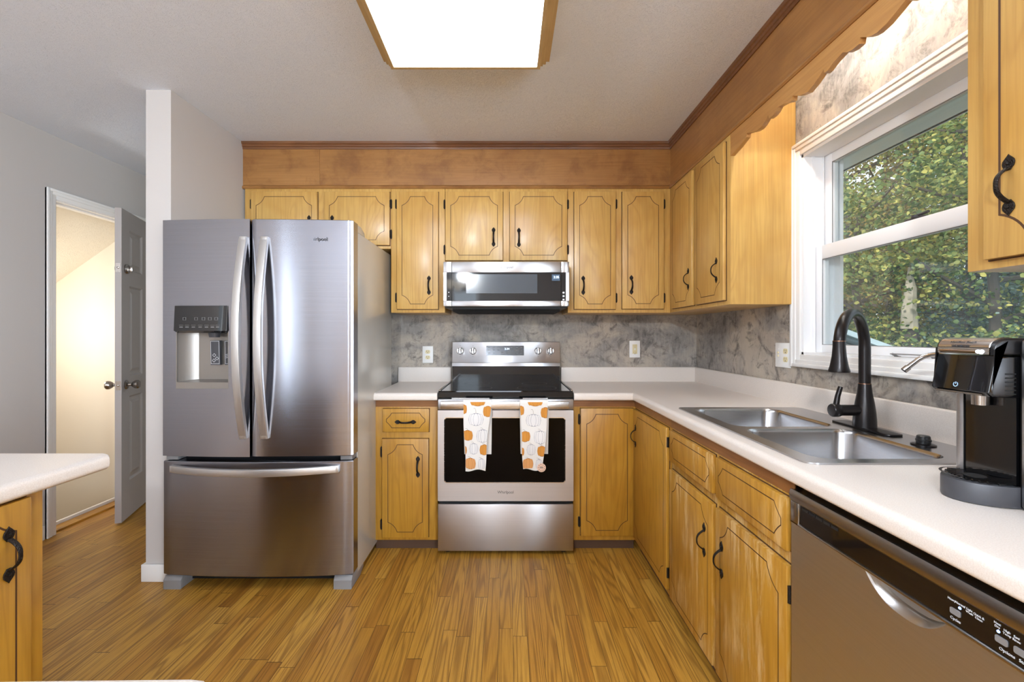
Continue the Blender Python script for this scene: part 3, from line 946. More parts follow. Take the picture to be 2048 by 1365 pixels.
b = B()
prism(b, [(2.5 + o_, z) for o_, z in nose()], 'X', 0.368, 0.714)
prism(b, [(0.693 + o_, z) for o_, z in nose()], 'Y', 0.25, 2.53)
box(b, 0.368, 1.317, 2.530, 3.146, ZB, ZT)
box(b, 0.723, 1.317, 1.970, 2.530, ZB, ZT)
box(b, 0.723, 0.762, 1.135, 1.970, ZB, ZT)
box(b, 1.265, 1.317, 1.135, 1.970, ZB, ZT)
box(b, 0.723, 1.317, 0.25, 1.135, ZB, ZT)
splash(b, 0.368, 1.317, 3.126, 3.1465)
splash(b, 1.297, 1.3175, 0.25, 3.130)
tag(obj('worktop', b, M['counter'], origin=(1.0, 1.8, ZB)), 'large L-shaped white worktop with backsplash holding the sink, under the window', 'countertop', 'white laminate worktops')

# peninsula at the left front: worktop turning in front of the camera
b = B()
far = [(-2.2, 1.238), (-1.105, 1.238), (-1.09, 1.232), (-1.080, 1.220), (-1.080, 0.418), (-0.30, 0.430), (-0.285, 0.428), (-0.272, 0.414), (-0.268, 0.395), (-0.268, -0.25), (-2.2, -0.25)]
prism(b, far, 'Z', ZB, ZT, bev=0.014, seg=4)
tag(obj('worktop', b, M['counter'], origin=(-1.6, 0.5, ZB)), 'white worktop of the peninsula in the left foreground, rounded corner near the doorway', 'countertop', 'white laminate worktops')
t = thing('peninsula_cabinet', 'wooden base cabinet under the left foreground worktop, black pull at the left edge', 'cabinet', (-1.10, 0.7, 0), R(90), BASE)
F = frame(-1.105, 0.46, R(90)); W = 0.609
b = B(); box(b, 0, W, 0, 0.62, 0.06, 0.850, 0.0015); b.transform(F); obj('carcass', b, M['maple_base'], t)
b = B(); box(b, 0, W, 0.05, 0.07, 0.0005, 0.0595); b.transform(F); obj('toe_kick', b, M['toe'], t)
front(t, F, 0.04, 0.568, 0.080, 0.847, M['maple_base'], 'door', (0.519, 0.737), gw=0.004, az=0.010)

# ================================================================== REFRIGERATOR
FX0, FX1, FY = -1.655, -0.743, 2.158
FC, FHW, BUL = (FX0 + FX1) / 2, (FX1 - FX0) / 2, 0.024
def fy(x): return FY - BUL * (1 - ((x - FC) / FHW) ** 2)
t = thing('refrigerator', 'stainless french-door refrigerator with ice dispenser standing against the partition wall', 'refrigerator', (FC, 2.5, 0))
bm = B()
box(bm, FX0 + 0.004, FX1 - 0.003, 2.235, 2.885, 0.035, 1.727, 0.006)
obj('case', bm, M['fridge_side'], t)
def arc_prism(bm, xa, xb, za, zb, yb=2.226, mi=0):
    n = max(4, int((xb - xa) / 0.02))
    pts = [(xa + (xb - xa) * k / n, fy(xa + (xb - xa) * k / n)) for k in range(n + 1)]
    prism(bm, [(xb, yb)] + [(xa, yb)] + pts, 'Z', za, zb, mi)
def door_slab(xa, xb, za, zb, edge=0.006):
    """curved front slab with softened left and right edges"""
    b = B()
    n = 36
    pts = []
    for k in range(n + 1):
        x = xa + (xb - xa) * k / n
        e = min(x - xa, xb - x)
        y = fy(x)
        if e < edge: y += edge - math.sqrt(max(0, edge * edge - (edge - e) ** 2))
        pts.append((x, y))
    prism(b, [(xb, 2.226), (xa, 2.226)] + pts, 'Z', za, zb, bev=0.003, seg=1)
    return b
DZ0, DZ1 = 0.637, 1.767
SPL = -1.2206
# right door
dr = obj('door', door_slab(SPL + 0.004, FX1, DZ0, DZ1), M['fridge_steel'], t)
# left door with the dispenser recess
RX0, RX1, RZ0, RZ1 = -1.583, -1.327, 0.961, 1.356
bm = B()
arc_prism(bm, FX0, RX0, DZ0, DZ1); arc_prism(bm, RX1, SPL - 0.004, DZ0, DZ1)
arc_prism(bm, RX0, RX1, DZ0, RZ0); arc_prism(bm, RX0, RX1, RZ1, DZ1)
dl = obj('door', bm, M['fridge_steel'], t)
def handle_bar(xc):
    b = B()
    n = 24
    outer, inner = [], []
    z0, z1 = 0.725, 1.682
    for k in range(n + 1):
        s = -1 + 2 * k / n
        z = z0 + (z1 - z0) * k / n
        bow = 1 - abs(s) ** 2.0
        outer.append((2.122 - 0.064 * bow, z)); inner.append((2.143 - 0.061 * bow, z))
    prism(b, outer + list(reversed(inner)), 'X', xc - 0.018, xc + 0.018, bev=0.003, seg=2)
    for z in (z0 + 0.02, z1 - 0.02):
        box(b, xc - 0.014, xc + 0.014, 2.118, 2.152, z - 0.018, z + 0.018, 0.002)
    return b
obj('handle', handle_bar(-1.252), M['satin_bar'], dl)
obj('handle', handle_bar(-1.151), M['satin_bar'], dr)
# dispenser
bm = B()
YR = 2.222
box(bm, RX0, RX0 + 0.004, 2.145, YR, RZ0, RZ1); box(bm, RX1 - 0.004, RX1, 2.138, YR, RZ0, RZ1)
prism(bm, [(RX0 + 0.004, YR), (RX0 + 0.004, 2.155), (RX0 + 0.030, 2.200), (RX0 + 0.060, YR - 0.004), (RX1 - 0.004, YR - 0.004), (RX1 - 0.004, YR)], 'Z', RZ0 + 0.03, RZ1)
prism(bm, [(2.140, RZ0), (2.140, RZ0 + 0.030), (YR, RZ0 + 0.038), (YR, RZ0)], 'X', RX0 + 0.004, RX1 - 0.004)
ds = obj('dispenser_cavity', bm, M['cavity'], dl)
bm = B()
prism(bm, [(2.133, RZ1 - 0.001), (2.126, 1.236), (2.150, 1.226), (2.200, 1.236), (2.200, RZ1 - 0.001)], 'X', RX0 + 0.001, RX1 - 0.001, bev=0.004)
dp = obj('dispenser_panel', bm, M['black_gloss'], dl)
bm = B()
for i, x in enumerate((-1.545, -1.517, -1.487, -1.455, -1.425, -1.397, -1.372)):
    box(bm, x - 0.008, x + 0.008, 2.1262, 2.128, 1.252, 1.2555)
    box(bm, x - 0.010, x + 0.010, 2.1262, 2.128, 1.262, 1.263)
for i, x in enumerate((-1.53, -1.475, -1.44, -1.41, -1.38)):
    for (a, b_, c, d) in ((-0.007, 0.007, 0.006, 0.0068), (-0.007, 0.007, -0.0068, -0.006), (-0.007, -0.0063, -0.006, 0.006), (0.0063, 0.007, -0.006, 0.006)):
        box(bm, x + a, x + b_, 2.1268, 2.1296, 1.293 + c, 1.293 + d)
obj('panel_print', bm, M['mid_grey'], dp)
def paddle(xc, kind):
    b = B()
    y = 2.190
    prism(b, [(y, 1.190), (y + 0.004, 1.070), (y + 0.018, 1.070), (y + 0.018, 1.190)], 'X', xc - 0.024, xc + 0.024, 0, 0.003)
    o = obj('paddle', b, M['dark_grey'], dl)
    b = B()
    def P(u, v): return (xc + u, y - 0.0006 + (1.190 - v) / 0.12 * 0.004, v)
    def line(pts, closed=False): ribbon(b, [P(*p) for p in pts], 0.0016, (0, -1, 0.03), 0, closed)
    line([(-0.020, 1.076), (0.020, 1.076), (0.020, 1.186), (-0.020, 1.186)], True)
    if kind == 'ice':
        for (u, v) in ((-0.004, 1.118), (0.009, 1.102), (-0.006, 1.092)):
            line([(u - 0.008, v), (u, v - 0.008), (u + 0.008, v), (u, v + 0.008)], True)
    else:
        for v in (1.120, 1.112, 1.104):
            line([(-0.018 + 0.036 * k / 12, v + 0.0025 * math.sin(k / 12 * 6.28)) for k in range(13)])
    obj('paddle_symbol', b, M['print_white'], o)
paddle(-1.427, 'ice'); paddle(-1.357, 'water')
bm = B(); lathe(bm, [(0.022, 0), (0.030, 0.028), (0.0, 0.0281)], (-1.42, 2.178, 1.205), (0, 0, 1), 16)
obj('spout', bm, M['dark_grey'], dl)
bm = text_bm('Whirlpool', 0.0235, facing((-0.909, fy(-0.909) - 0.0012, 1.673), -0.03))
obj('brand_lettering', bm, M['print_dark'], dr)
# bottom freezer drawer
fd = obj('freezer_drawer', door_slab(FX0, FX1, 0.066, 0.612), M['fridge_steel'], t)
bm = B()
n = 28; outer, inner = [], []
xa, xb = FX0 + 0.048, FX1 - 0.062
for k in range(n + 1):
    s = -1 + 2 * k / n; x = xa + (xb - xa) * k / n; bow = 1 - abs(s) ** 2
    outer.append((x, 2.136 - 0.075 * bow)); inner.append((x, 2.156 - 0.074 * bow))
prism(bm, outer + list(reversed(inner)), 'Z', 0.562, 0.596, bev=0.003)
for x in (xa + 0.02, xb - 0.02): box(bm, x - 0.018, x + 0.018, 2.132, 2.165, 0.565, 0.593, 0.002)
obj('handle', bm, M['satin_bar'], fd)
# hinge blocks, top hinge covers, feet, grille
for xa, xb in ((FX0 + 0.008, FX0 + 0.065), (FX1 - 0.065, FX1 - 0.008)):
    bm = B(); box(bm, xa, xb, 2.170, 2.235, 0.614, 0.634, 0.002)
    obj('middle_hinge', bm, M['mid_grey'], t)
for xa in (FX0 + 0.006, FX1 - 0.060):
    bm = B(); prism(bm, [(2.190, 1.727), (2.190, 1.766), (2.30, 1.766), (2.35, 1.748), (2.36, 1.727)], 'X', xa, xa + 0.054, bev=0.004)
    obj('hinge_cover', bm, M['fridge_side'], t)
for xa, xb in ((FX0 + 0.006, FX0 + 0.092), (FX1 - 0.092, FX1 - 0.004)):
    bm = B(); prism(bm, [(2.150, 0.0), (2.150, 0.042), (2.165, 0.060), (2.33, 0.064), (2.33, 0.02), (2.28, 0.0)], 'X', xa, xb, bev=0.004)
    obj('foot', bm, M['mid_grey'], t)
bm = B(); box(bm, FX0 + 0.095, FX1 - 0.095, 2.225, 2.26, 0.012, 0.062)
for k in range(5): box(bm, FX0 + 0.11, FX1 - 0.11, 2.221, 2.226, 0.016 + k * 0.009, 0.020 + k * 0.009)
obj('base_grille', bm, M['black_plastic'], t)
bm = B(); box(bm, FX0 + 0.01, FX1 - 0.01, 2.2255, 2.236, 0.07, 1.76)
obj('gasket', bm, M['gap'], t)

# ================================================================== STOVE
SX0, SX1 = -0.388, 0.362
SM = (SX0 + SX1) / 2
t = thing('stove', 'freestanding stainless electric stove with black glass cooktop between the base cabinets', 'stove', (SM, 2.8, 0))
bm = B(); box(bm, SX0 + 0.002, SX1 - 0.002, 2.515, 3.10, 0.02, 0.862)
for x in (SX0 + 0.05, SX1 - 0.05):
    for y in (2.54, 3.05): lathe(bm, [(0.018, 0), (0.018, 0.021)], (x, y, 0), (0, 0, 1), 12)
obj('body', bm, M['black_plastic'], t)
# storage drawer
bm = B(); box(bm, SX0, SX1, 2.486, 2.514, 0.021, 0.281, 0.004)
obj('storage_drawer', bm, M['steel'], t)
# oven door
GX0, GX1, GZ0, GZ1 = -0.349, 0.313, 0.402, 0.757
bm = B()
y0, y1 = 2.486, 2.514
def rr(x0, x1, z0, z1, r, n=6):
    P = []
    for cx, cz, a0 in ((x1 - r, z1 - r, 0), (x0 + r, z1 - r, 90), (x0 + r, z0 + r, 180), (x1 - r, z0 + r, 270)):
        for k in range(n + 1):
            a = R(a0 + 90 * k / n); P.append((cx + r * math.cos(a), cz + r * math.sin(a)))
    return P
def plate_with_hole(bm, outer, inner, y, back, rec, mi=0):
    b = bmesh.new()
    vo = [b.verts.new((x, y, z)) for x, z in outer]; vi = [b.verts.new((x, y, z)) for x, z in inner]
    ed = [b.edges.new((vo[k], vo[(k + 1) % len(vo)])) for k in range(len(vo))] + [b.edges.new((vi[k], vi[(k + 1) % len(vi)])) for k in range(len(vi))]
    bmesh.ops.triangle_fill(b, use_beauty=True, use_dissolve=False, edges=ed)
    vb = [b.verts.new((x, back, z)) for x, z in outer]
    for k in range(len(vo)): b.faces.new((vo[k], vb[k], vb[(k + 1) % len(vo)], vo[(k + 1) % len(vo)]))
    vr = [b.verts.new((x, rec, z)) for x, z in inner]
    for k in range(len(vi)): b.faces.new((vi[k], vi[(k + 1) % len(vi)], vr[(k + 1) % len(vi)], vr[k]))
    b.faces.new(vb)
    merge(bm, b, mi)
plate_with_hole(bm, rr(SX0, SX1, 0.298, 0.8005, 0.004, 2), rr(GX0, GX1, GZ0, GZ1, 0.012), y0, y1, y0 + 0.006)
box(bm, SX0, SX1, 2.488, y1, 0.8035, 0.861, 0.003)
od = obj('oven_door', bm, M['steel'], t)
bm = B(); prism(bm, rr(GX0 - 0.0008, GX1 + 0.0008, GZ0 - 0.0008, GZ1 + 0.0008, 0.0125), 'Y', y0 + 0.003, y0 + 0.010)
obj('oven_window', bm, M['oven_glass'], od)
bm = B()
ribbon(bm, [(x, y0 - 0.0006, z) for x, z in rr(GX0 - 0.002, GX1 + 0.002, GZ0 - 0.002, GZ1 + 0.002, 0.013)], 0.004, (0, -1, 0), 0, True)
obj('window_trim', bm, M['steel_bright'], od)
bm = B(); box(bm, -0.366, 0.330, 2.428, 2.444, 0.818, 0.858, 0.003)
for x in (-0.34, 0.305): box(bm, x - 0.016, x + 0.016, 2.443, 2.489, 0.826, 0.850, 0.003)
obj('handle', bm, M['steel_bright'], od)
obj('brand_lettering', text_bm('Whirlpool', 0.0215, facing((-0.013, y0 - 0.0006, 0.347))), M['print_dark'], od)
# cooktop
bm = B()
prism(bm, [(2.513, 0.904), (2.509, 0.898), (2.509, 0.866), (2.52, 0.862), (3.085, 0.862), (3.085, 0.904)], 'X', SX0, SX1)
ct = obj('cooktop', bm, M['black_glass'], t)
for xa in (SX0, SX1 - 0.012):
    bm = B(); box(bm, xa, xa + 0.012, 2.512, 3.04, 0.9035, 0.909, 0.002)
    obj('cooktop_edge', bm, M['nickel'], ct)
for xa, xb in ((SX0 + 0.075, SX0 + 0.285), (SX0 + 0.47, SX0 + 0.61)):
    bm = B(); box(bm, xa, xb, 2.5065, 2.515, 0.8615, 0.8655)
    obj('vent_strip', bm, M['steel_bright'], ct)
for (x, y, r) in ((-0.20, 2.66, 0.105), (0.17, 2.66, 0.115), (-0.20, 2.90, 0.08), (0.17, 2.90, 0.08)):
    bm = B(); ribbon(bm, [(x + r * math.cos(k * math.pi / 24), y + r * math.sin(k * math.pi / 24), 0.9043) for k in range(48)], 0.0012, (0, 0, 1), 0, True)
    obj('burner_ring', bm, M['dark_grey'], ct)
# backguard
bm = B(); prism(bm, [(3.045, 0.904), (3.045, 1.006), (3.12, 1.006), (3.12, 0.904)], 'X', SX0 + 0.012, SX1 - 0.012)
obj('backguard_base', bm, M['black_glass'], t)
bm = B()
prism(bm, [(3.036, 1.006), (3.036, 1.028), (3.040, 1.034), (3.062, 1.168), (3.068, 1.171), (3.12, 1.171), (3.12, 1.006)], 'X', SX0 + 0.010, SX1 - 0.010, bev=0.002)
bg = obj('control_panel', bm, M['steel'], t)
TL = math.atan2(0.022, 0.134)          # tilt of the control panel face
def PY(z): return 3.040 + (z - 1.034) / 0.134 * 0.022
def panel_mat(x, z, out=0.0):
    return Matrix.Translation((x, PY(z) - out, z)) @ Matrix.Rotation(-TL, 4, 'X')
b = B(); prism(b, rr(-0.128, 0.128, -0.033, 0.033, 0.004, 3), 'Y', -0.0015, 0.001)
b.transform(panel_mat(SM + -0.007, 1.111, 0.0005)); dsp = obj('display', b, M['black_gloss'], bg)
def tb(body, size, x, z, mat, parent, out=0.0026, name='lettering'):
    b = text_bm(body, size, panel_mat(x, z, out) @ Matrix.Rotation(R(90), 4, 'X'))
    obj(name, b, mat, parent)
tb('2:34', 0.0190, SM + 0.006, 1.122, M['led_white'], dsp, name='clock_digits')
b = B()
for x in (-0.110, -0.078, -0.046, 0.045, 0.080, 0.110):
    for z in (0.021, 0.003, -0.018):
        if (x, z) in ((-0.046, -0.018), (0.045, -0.018)): continue
        box(b, x - 0.007, x + 0.007, -0.0018, -0.0014, z - 0.0012, z + 0.0012)
for x in (-0.018, 0.017):
    ribbon(b, [(x - 0.008, -0.0018, -0.020), (x + 0.008, -0.0018, -0.020), (x + 0.008, -0.0018, -0.010), (x - 0.008, -0.0018, -0.010)], 0.001, (0, -1, 0), 0, True)
b.transform(panel_mat(SM - 0.007, 1.111, 0.0005)); obj('panel_print', b, M['mid_grey'], dsp)
for i, x in enumerate((-0.324, -0.238, 0.204, 0.289)):
    z = 1.107
    b = B()
    lathe(b, [(0.0245, 0), (0.0245, 0.005), (0.0225, 0.006), (0.0215, 0.022), (0.019, 0.025), (0, 0.0252)], (0, 0, 0), (0, -1, 0), 28)
    b.transform(panel_mat(x, z)); k = obj('knob', b, M['steel_bright'], bg)
    b = B(); box(b, -0.0058, 0.0058, -0.031, -0.018, -0.0195, 0.0195, 0.002)
    b.transform(panel_mat(x, z) @ Matrix.Rotation(R(3), 4, 'Y')); obj('grip', b, M['chrome'], k)
    b = B()
    for s in (1, -1): box(b, s * 0.0088 - 0.0028, s * 0.0088 + 0.0028, -0.0256, -0.0250, -0.017, 0.017)
    b.transform(panel_mat(x, z)); obj('knob_groove', b, M['dark_grey'], k)
    for s in (1, -1):
        b = B(); box(b, -0.003, 0.003, -0.0008, 0, s * 0.036 - 0.0012, s * 0.036 + 0.0012)
        b.transform(panel_mat(x, z)); obj('knob_mark', b, M['mid_grey'], bg)

# ================================================================== MICROWAVE
MX0, MX1, MY, MZ0, MZ1 = -0.386, 0.365, 2.689, 1.389, 1.654
t = thing('microwave', 'low-profile stainless over-the-range microwave mounted under the wall cabinet', 'microwave', ((MX0 + MX1) / 2, 2.9, MZ0))
bm = B(); box(bm, MX0 + 0.004, MX1 - 0.004, MY + 0.03, 3.14, MZ0 - 0.008, MZ1, 0.003)
obj('casing', bm, M['black_plastic'], t)
bm = B(); prism(bm, [(MY + 0.03, MZ0 - 0.016), (MY + 0.06, MZ0 - 0.03), (3.10, MZ0 - 0.03), (3.12, MZ0 - 0.008), (MY + 0.03, MZ0 - 0.008)], 'X', MX0 + 0.05, MX1 - 0.05)
obj('vent_tray', bm, M['gap'], t)
DXL, DXR = -0.337, 0.317
gx0, gx1, gz0, gz1 = -0.3675, 0.3455, 1.421, 1.591
def mpiece(name, xa, xb, ga, gb):
    b = B()
    box(b, xa, xb, MY, MY + 0.034, gz1, MZ1, 0.002); box(b, xa, xb, MY, MY + 0.034, MZ0, gz0, 0.002)
    if ga > xa + 1e-4: box(b, xa, ga, MY, MY + 0.034, gz0, gz1)
    if gb < xb - 1e-4: box(b, gb, xb, MY, MY + 0.034, gz0, gz1)
    o = obj(name, b, M['steel'], t)
    b = B(); box(b, ga, gb, MY + 0.0012, MY + 0.03, gz0, gz1)
    g = obj('black_glass', b, M['black_glass'], o)
    return o, g
l_, lg = mpiece('left_stile', MX0, DXL - 0.001, gx0, DXL - 0.001)
d_, dg = mpiece('door', DXL + 0.001, DXR - 0.001, DXL + 0.001, DXR - 0.001)
r_, rg_ = mpiece('right_stile', DXR + 0.001, MX1, DXR + 0.001, gx1)
M['mesh_window'] = plain('microwave_mesh_window', (62, 70, 78), 0.12, coat=0.4)
b = B(); box(b, -0.250, 0.175, MY + 0.0008, MY + 0.003, 1.466, 1.580)
obj('viewing_window', b, M['mesh_window'], d_)
M['lcd'] = plain('lcd_panel', (48, 66, 84), 0.2, emit=(60, 90, 120), es=0.35)
b = B(); box(b, 0.262, 0.310, MY + 0.0008, MY + 0.003, 1.541, 1.579)
lc = obj('clock_display', b, M['lcd'], d_)
obj('clock_digits', text_bm('2:35', 0.0195, facing((0.289, MY + 0.0004, 1.562))), M['led_white'], d_)
obj('brand_lettering', text_bm('Whirlpool', 0.0205, facing((-0.013, MY - 0.0006, 1.622))), M['print_dark'], d_)
b = B()
for z in (1.470, 1.449, 1.428): prism(b, rr(0.326, 0.338, z - 0.005, z + 0.005, 0.002, 2), 'Y', MY + 0.0006, MY + 0.002)
obj('button', b, M['print_white'], r_)
b = B()
for z in (1.472, 1.448): lathe(b, [(0.003, 0), (0.003, 0.0008)], (-0.354, MY + 0.0014, z), (0, -1, 0), 8)
obj('indicator', b, M['print_white'], l_)

# ================================================================== TOWELS
M['cloth'] = plain('towel_cloth', (228, 225, 220), 0.85)
M['pk_orange'] = plain('print_orange', (204, 138, 54), 0.85)
M['pk_orange2'] = plain('print_orange_deep', (172, 108, 44), 0.85)
M['pk_peach'] = plain('print_peach', (212, 152, 92), 0.85)
M['pk_white'] = plain('print_pale_white', (226, 224, 222), 0.85)
M['pk_grey'] = plain('print_grey_line', (150, 150, 158), 0.85)
M['pk_stem'] = plain('print_stem', (160, 150, 132), 0.85)
def towel(x0, x1, zb, zback, label, seed, with_tag=False, flip=0.0):
    rnd = random.Random(seed)
    w = x1 - x0; zt = 0.8665
    def edges(z):
        s = (zt - z) / (zt - zb)
        return x0 + 0.004 + 0.016 * s + 0.002 * math.sin(9 * s + seed), x1 - 0.002 - 0.034 * s + 0.003 * math.sin(7 * s + seed)
    def yfr(x, z):
        s = (zt - z) / (zt - zb)
        return 2.4215 - 0.006 * s + (0.0035 * math.sin((x - x0) / w * 9 + seed) * min(1, s * 2.5)) + 0.002 * math.sin(s * 11 + seed)
    t = thing('kitchen_towel', label, 'towel', ((x0 + x1) / 2, 2.43, zb), 0, 'pumpkin towels on the oven handle')
    b = B()
    nx, nz = 18, 46
    # front layer, over the bar, back layer (front of the door)
    def layer(off):
        g = []
        for k in range(nz + 1):
            z = zb + (zt - 0.010 - zb) * k / nz
            a, c = edges(z)
            g.append([b.verts.new((a + (c - a) * i / nx, yfr(a + (c - a) * i / nx, z) + off, z - (0.006 * math.sin(i / nx * 6 + seed) if k == 0 else 0))) for i in range(nx + 1)])
        for k in range(1, 7):
            an = math.pi * k / 6
            z = zt - 0.010 + (0.0135 - off) * math.sin(an); y = 2.4355 - (0.0145 - off) * math.cos(an)
            a, c = edges(zt - 0.01)
            g.append([b.verts.new((a + (c - a) * i / nx, y + 0.0006, z - 0.003)) for i in range(nx + 1)])
        for k in range(1, 25):
            s = k / 24; z = (zt - 0.013) - (zt - 0.013 - zback) * s
            a, c = x0 + 0.002 + 0.006 * s, x1 + 0.001 - 0.004 * s
            g.append([b.verts.new((a + (c - a) * i / nx, 2.452 + 0.012 * s + 0.003 * math.sin(i / nx * 7 + seed) - off, z)) for i in range(nx + 1)])
        return g
    go_, gi_ = layer(0.0), layer(0.0018)
    nr = len(go_)
    for r in range(nr - 1):
        for i in range(nx):
            b.faces.new((go_[r][i], go_[r][i + 1], go_[r + 1][i + 1], go_[r + 1][i])); b.faces.new((gi_[r][i], gi_[r + 1][i], gi_[r + 1][i + 1], gi_[r][i + 1]))
        for i in (0, nx): b.faces.new((go_[r][i], go_[r + 1][i], gi_[r + 1][i], gi_[r][i]))
    for r in (0, nr - 1):
        for i in range(nx): b.faces.new((go_[r][i], gi_[r][i], gi_[r][i + 1], go_[r][i + 1]))
    cnt = [0]
    def ell(cx, cz, rx, rz, mi, lift):
        """printed patch following the cloth"""
        n = 20
        def V(x, z):
            a, c = edges(z)
            x = min(max(x, a + 0.0006), c - 0.0006)
            return b.verts.new((x, yfr(x, z) - 0.0012 - lift, z))
        zc = min(cz, zt - 0.012)
        rings = []
        for q in (0.35, 0.7, 1.0):
            rings.append([V(cx + q * rx * math.cos(2 * math.pi * k / n), min(max(cz + q * rz * math.sin(2 * math.pi * k / n), zb + 0.008), zt - 0.011)) for k in range(n)])
        c0 = V(cx, zc)
        for k in range(n):
            f = b.faces.new((c0, rings[0][k], rings[0][(k + 1) % n])); f.material_index = mi; f.tag = True
            for q in range(2):
                f = b.faces.new((rings[q][k], rings[q + 1][k], rings[q + 1][(k + 1) % n], rings[q][(k + 1) % n])); f.material_index = mi; f.tag = True
    def pumpkin(u, v, rw, rh, kind, stem=0.0):
        cx = x0 + u; cz = zt - v
        fill, line = {'o': (1, 2), 'p': (3, 2), 'w': (4, 5)}[kind]
        l = 0.0
        for off, q in ((0.0, 1.0),):
            ell(cx, cz, rw * 1.0, rh, line, l); l += 0.00025
        for off, qx in ((-0.66, 0.30), (0.66, 0.30), (-0.34, 0.38), (0.34, 0.38), (0.0, 0.36)):
            ell(cx + off * rw, cz, rw * qx + 0.0004, rh * (0.98 - 0.20 * abs(off)), line, l); l += 0.0002
            ell(cx + off * rw, cz, rw * qx - 0.0008, rh * (0.98 - 0.20 * abs(off)) - 0.0008, fill, l); l += 0.0002
        if stem:
            pts = []
            for k in range(7):
                s = k / 6
                x = cx - 0.008 * s * s * 1.6 * (1 if stem > 0 else -1); z = cz + rh + abs(stem) * math.sin(s * 1.9)
                a, c = edges(z); pts.append((min(max(x, a), c), yfr(x, z) - 0.0018, min(z, zt - 0.011)))
            n0 = len(b.faces)
            ribbon(b, pts, 0.0016, (0, -1, 0), 6)
    k = w / 0.157
    f = flip
    pumpkin(0.083 * k, 0.002, 0.042, 0.032, 'o')
    pumpkin(0.008, 0.050 + f, 0.018, 0.026, 'o')
    pumpkin(0.137 * k, 0.062 + f, 0.026, 0.030, 'o')
    pumpkin(0.074 * k, 0.104 + f, 0.040, 0.034, 'w', 0.026)
    pumpkin(0.030 * k, 0.190 + f, 0.028, 0.029, 'o', 0.008)
    pumpkin(0.110 * k, 0.194 + f, 0.034, 0.036, 'w', 0.008)
    pumpkin(0.008, 0.270 + f, 0.018, 0.024, 'o')
    pumpkin(0.062 * k, 0.261 + f, 0.024, 0.030, 'w', 0.006)
    pumpkin(0.118 * k, 0.268 + f, 0.025, 0.029, 'o', 0.006)
    pumpkin(0.045 * k, 0.340 + f * 0.6, 0.029, 0.031, 'p', 0.006)
    pumpkin(0.103 * k, 0.344 + f * 0.6, 0.018, 0.031, 'w', 0.005)
    obj('cloth', b, [M['cloth'], M['pk_orange'], M['pk_orange2'], M['pk_peach'], M['pk_white'], M['pk_grey'], M['pk_stem']], t, smooth=60)
    if with_tag:
        cx, cz = x1 - 0.043, zb + 0.014
        b = B(); lathe(b, [(0.023, 0), (0.0235, 0.0012), (0, 0.0013)], (cx, 2.4085, cz), (0, -1, 0), 28)
        g = obj('round_tag', b, M['tag_card'], t)
        b = B()
        for k in range(9):
            a = R(-60 + 40 * k)
            q = [(cx + (0.0165 + dr_) * math.cos(a + da), 2.4068, cz + (0.0165 + dr_) * math.sin(a + da)) for dr_, da in ((-0.002, -0.10), (-0.002, 0.10), (0.002, 0.10), (0.002, -0.10))]
            poly(b, q)
        box(b, cx - 0.010, cx + 0.010, 2.4066, 2.4069, cz - 0.002, cz + 0.001); box(b, cx - 0.008, cx + 0.008, 2.4066, 2.4069, cz + 0.004, cz + 0.006)
        obj('tag_print', b, M['print_dark'], g)
M['tag_card'] = plain('tag_card', (232, 196, 172), 0.6)
towel(-0.247, -0.088, 0.489, 0.563, 'pumpkin-print towel hanging on the left half of the oven handle', 1)
towel(0.061, 0.222, 0.492, 0.566, 'pumpkin-print towel with a round tag, on the right half of the oven handle', 4, True, 0.006)

# ================================================================== DISHWASHER
t = thing('dishwasher', 'stainless dishwasher with black control strip under the worktop, right foreground', 'dishwasher', (1.0, 0.815, 0))
DY_0, DY_1 = 0.512, 1.115
bm = B(); box(bm, 0.735, 1.28, DY_0 + 0.004, DY_1 - 0.004, 0.03, 0.848)
obj('tub', bm, M['gap'], t)
XD = 0.702
bm = B()
# door skin with a pocket handle under the control strip
PY0, PY1 = 0.718, 0.886
zc0, zc1, zt_ = 0.758, 0.806, 0.838
box(bm, XD, XD + 0.032, DY_0, DY_1, 0.11, 0.672, 0.0)
box(bm, XD, XD + 0.032, DY_0, PY0, 0.672, zc0, 0.0); box(bm, XD, XD + 0.032, PY1, DY_1, 0.672, zc0, 0.0)
# pocket: curved scoop
n = 20
def scoop(y):
    s = (y - (PY0 + PY1) / 2) / ((PY1 - PY0) / 2)
    return max(0.0, 1 - abs(s) ** 2.6)
rows_ = []
for k in range(n + 1):
    y = PY0 + (PY1 - PY0) * k / n
    e = scoop(y)
    zl = zc0 - 0.040 * e
    rows_.append([(XD, y, 0.672), (XD, y, zl - 0.004), (XD + 0.003, y, zl), (XD + 0.020 * min(1, e * 2), y, zl + 0.010 * e), (XD + 0.026 * min(1, e * 2), y, zl + 0.03 * e), (XD + 0.026 * min(1, e * 2), y, zc0)])
vv = [[bm.verts.new(p) for p in r] for r in rows_]
for k in range(n):
    for j in range(5): bm.faces.new((vv[k][j], vv[k + 1][j], vv[k + 1][j + 1], vv[k][j + 1]))
dd = obj('door', bm, M['dish_steel'], t)
bm = B()
prism(bm, [(XD + 0.034, zc1 - 0.002), (XD + 0.002, zc1 - 0.002), (XD - 0.004, zc1 + 0.004), (XD - 0.006, zc1 + 0.018), (XD - 0.002, zc1 + 0.030), (XD + 0.008, zt_ - 0.004), (XD + 0.020, zt_), (XD + 0.034, zt_)], 'Y', DY_0, DY_1)
box(bm, XD - 0.003, XD + 0.03, DY_1 - 0.030, DY_1, zc0 - 0.004, zc1 + 0.002, 0.002)
box(bm, XD - 0.003, XD + 0.03, DY_0, DY_1, zc0 - 0.004, zc0 + 0.001, 0.001)
obj('control_frame', bm, M['nickel'], t)
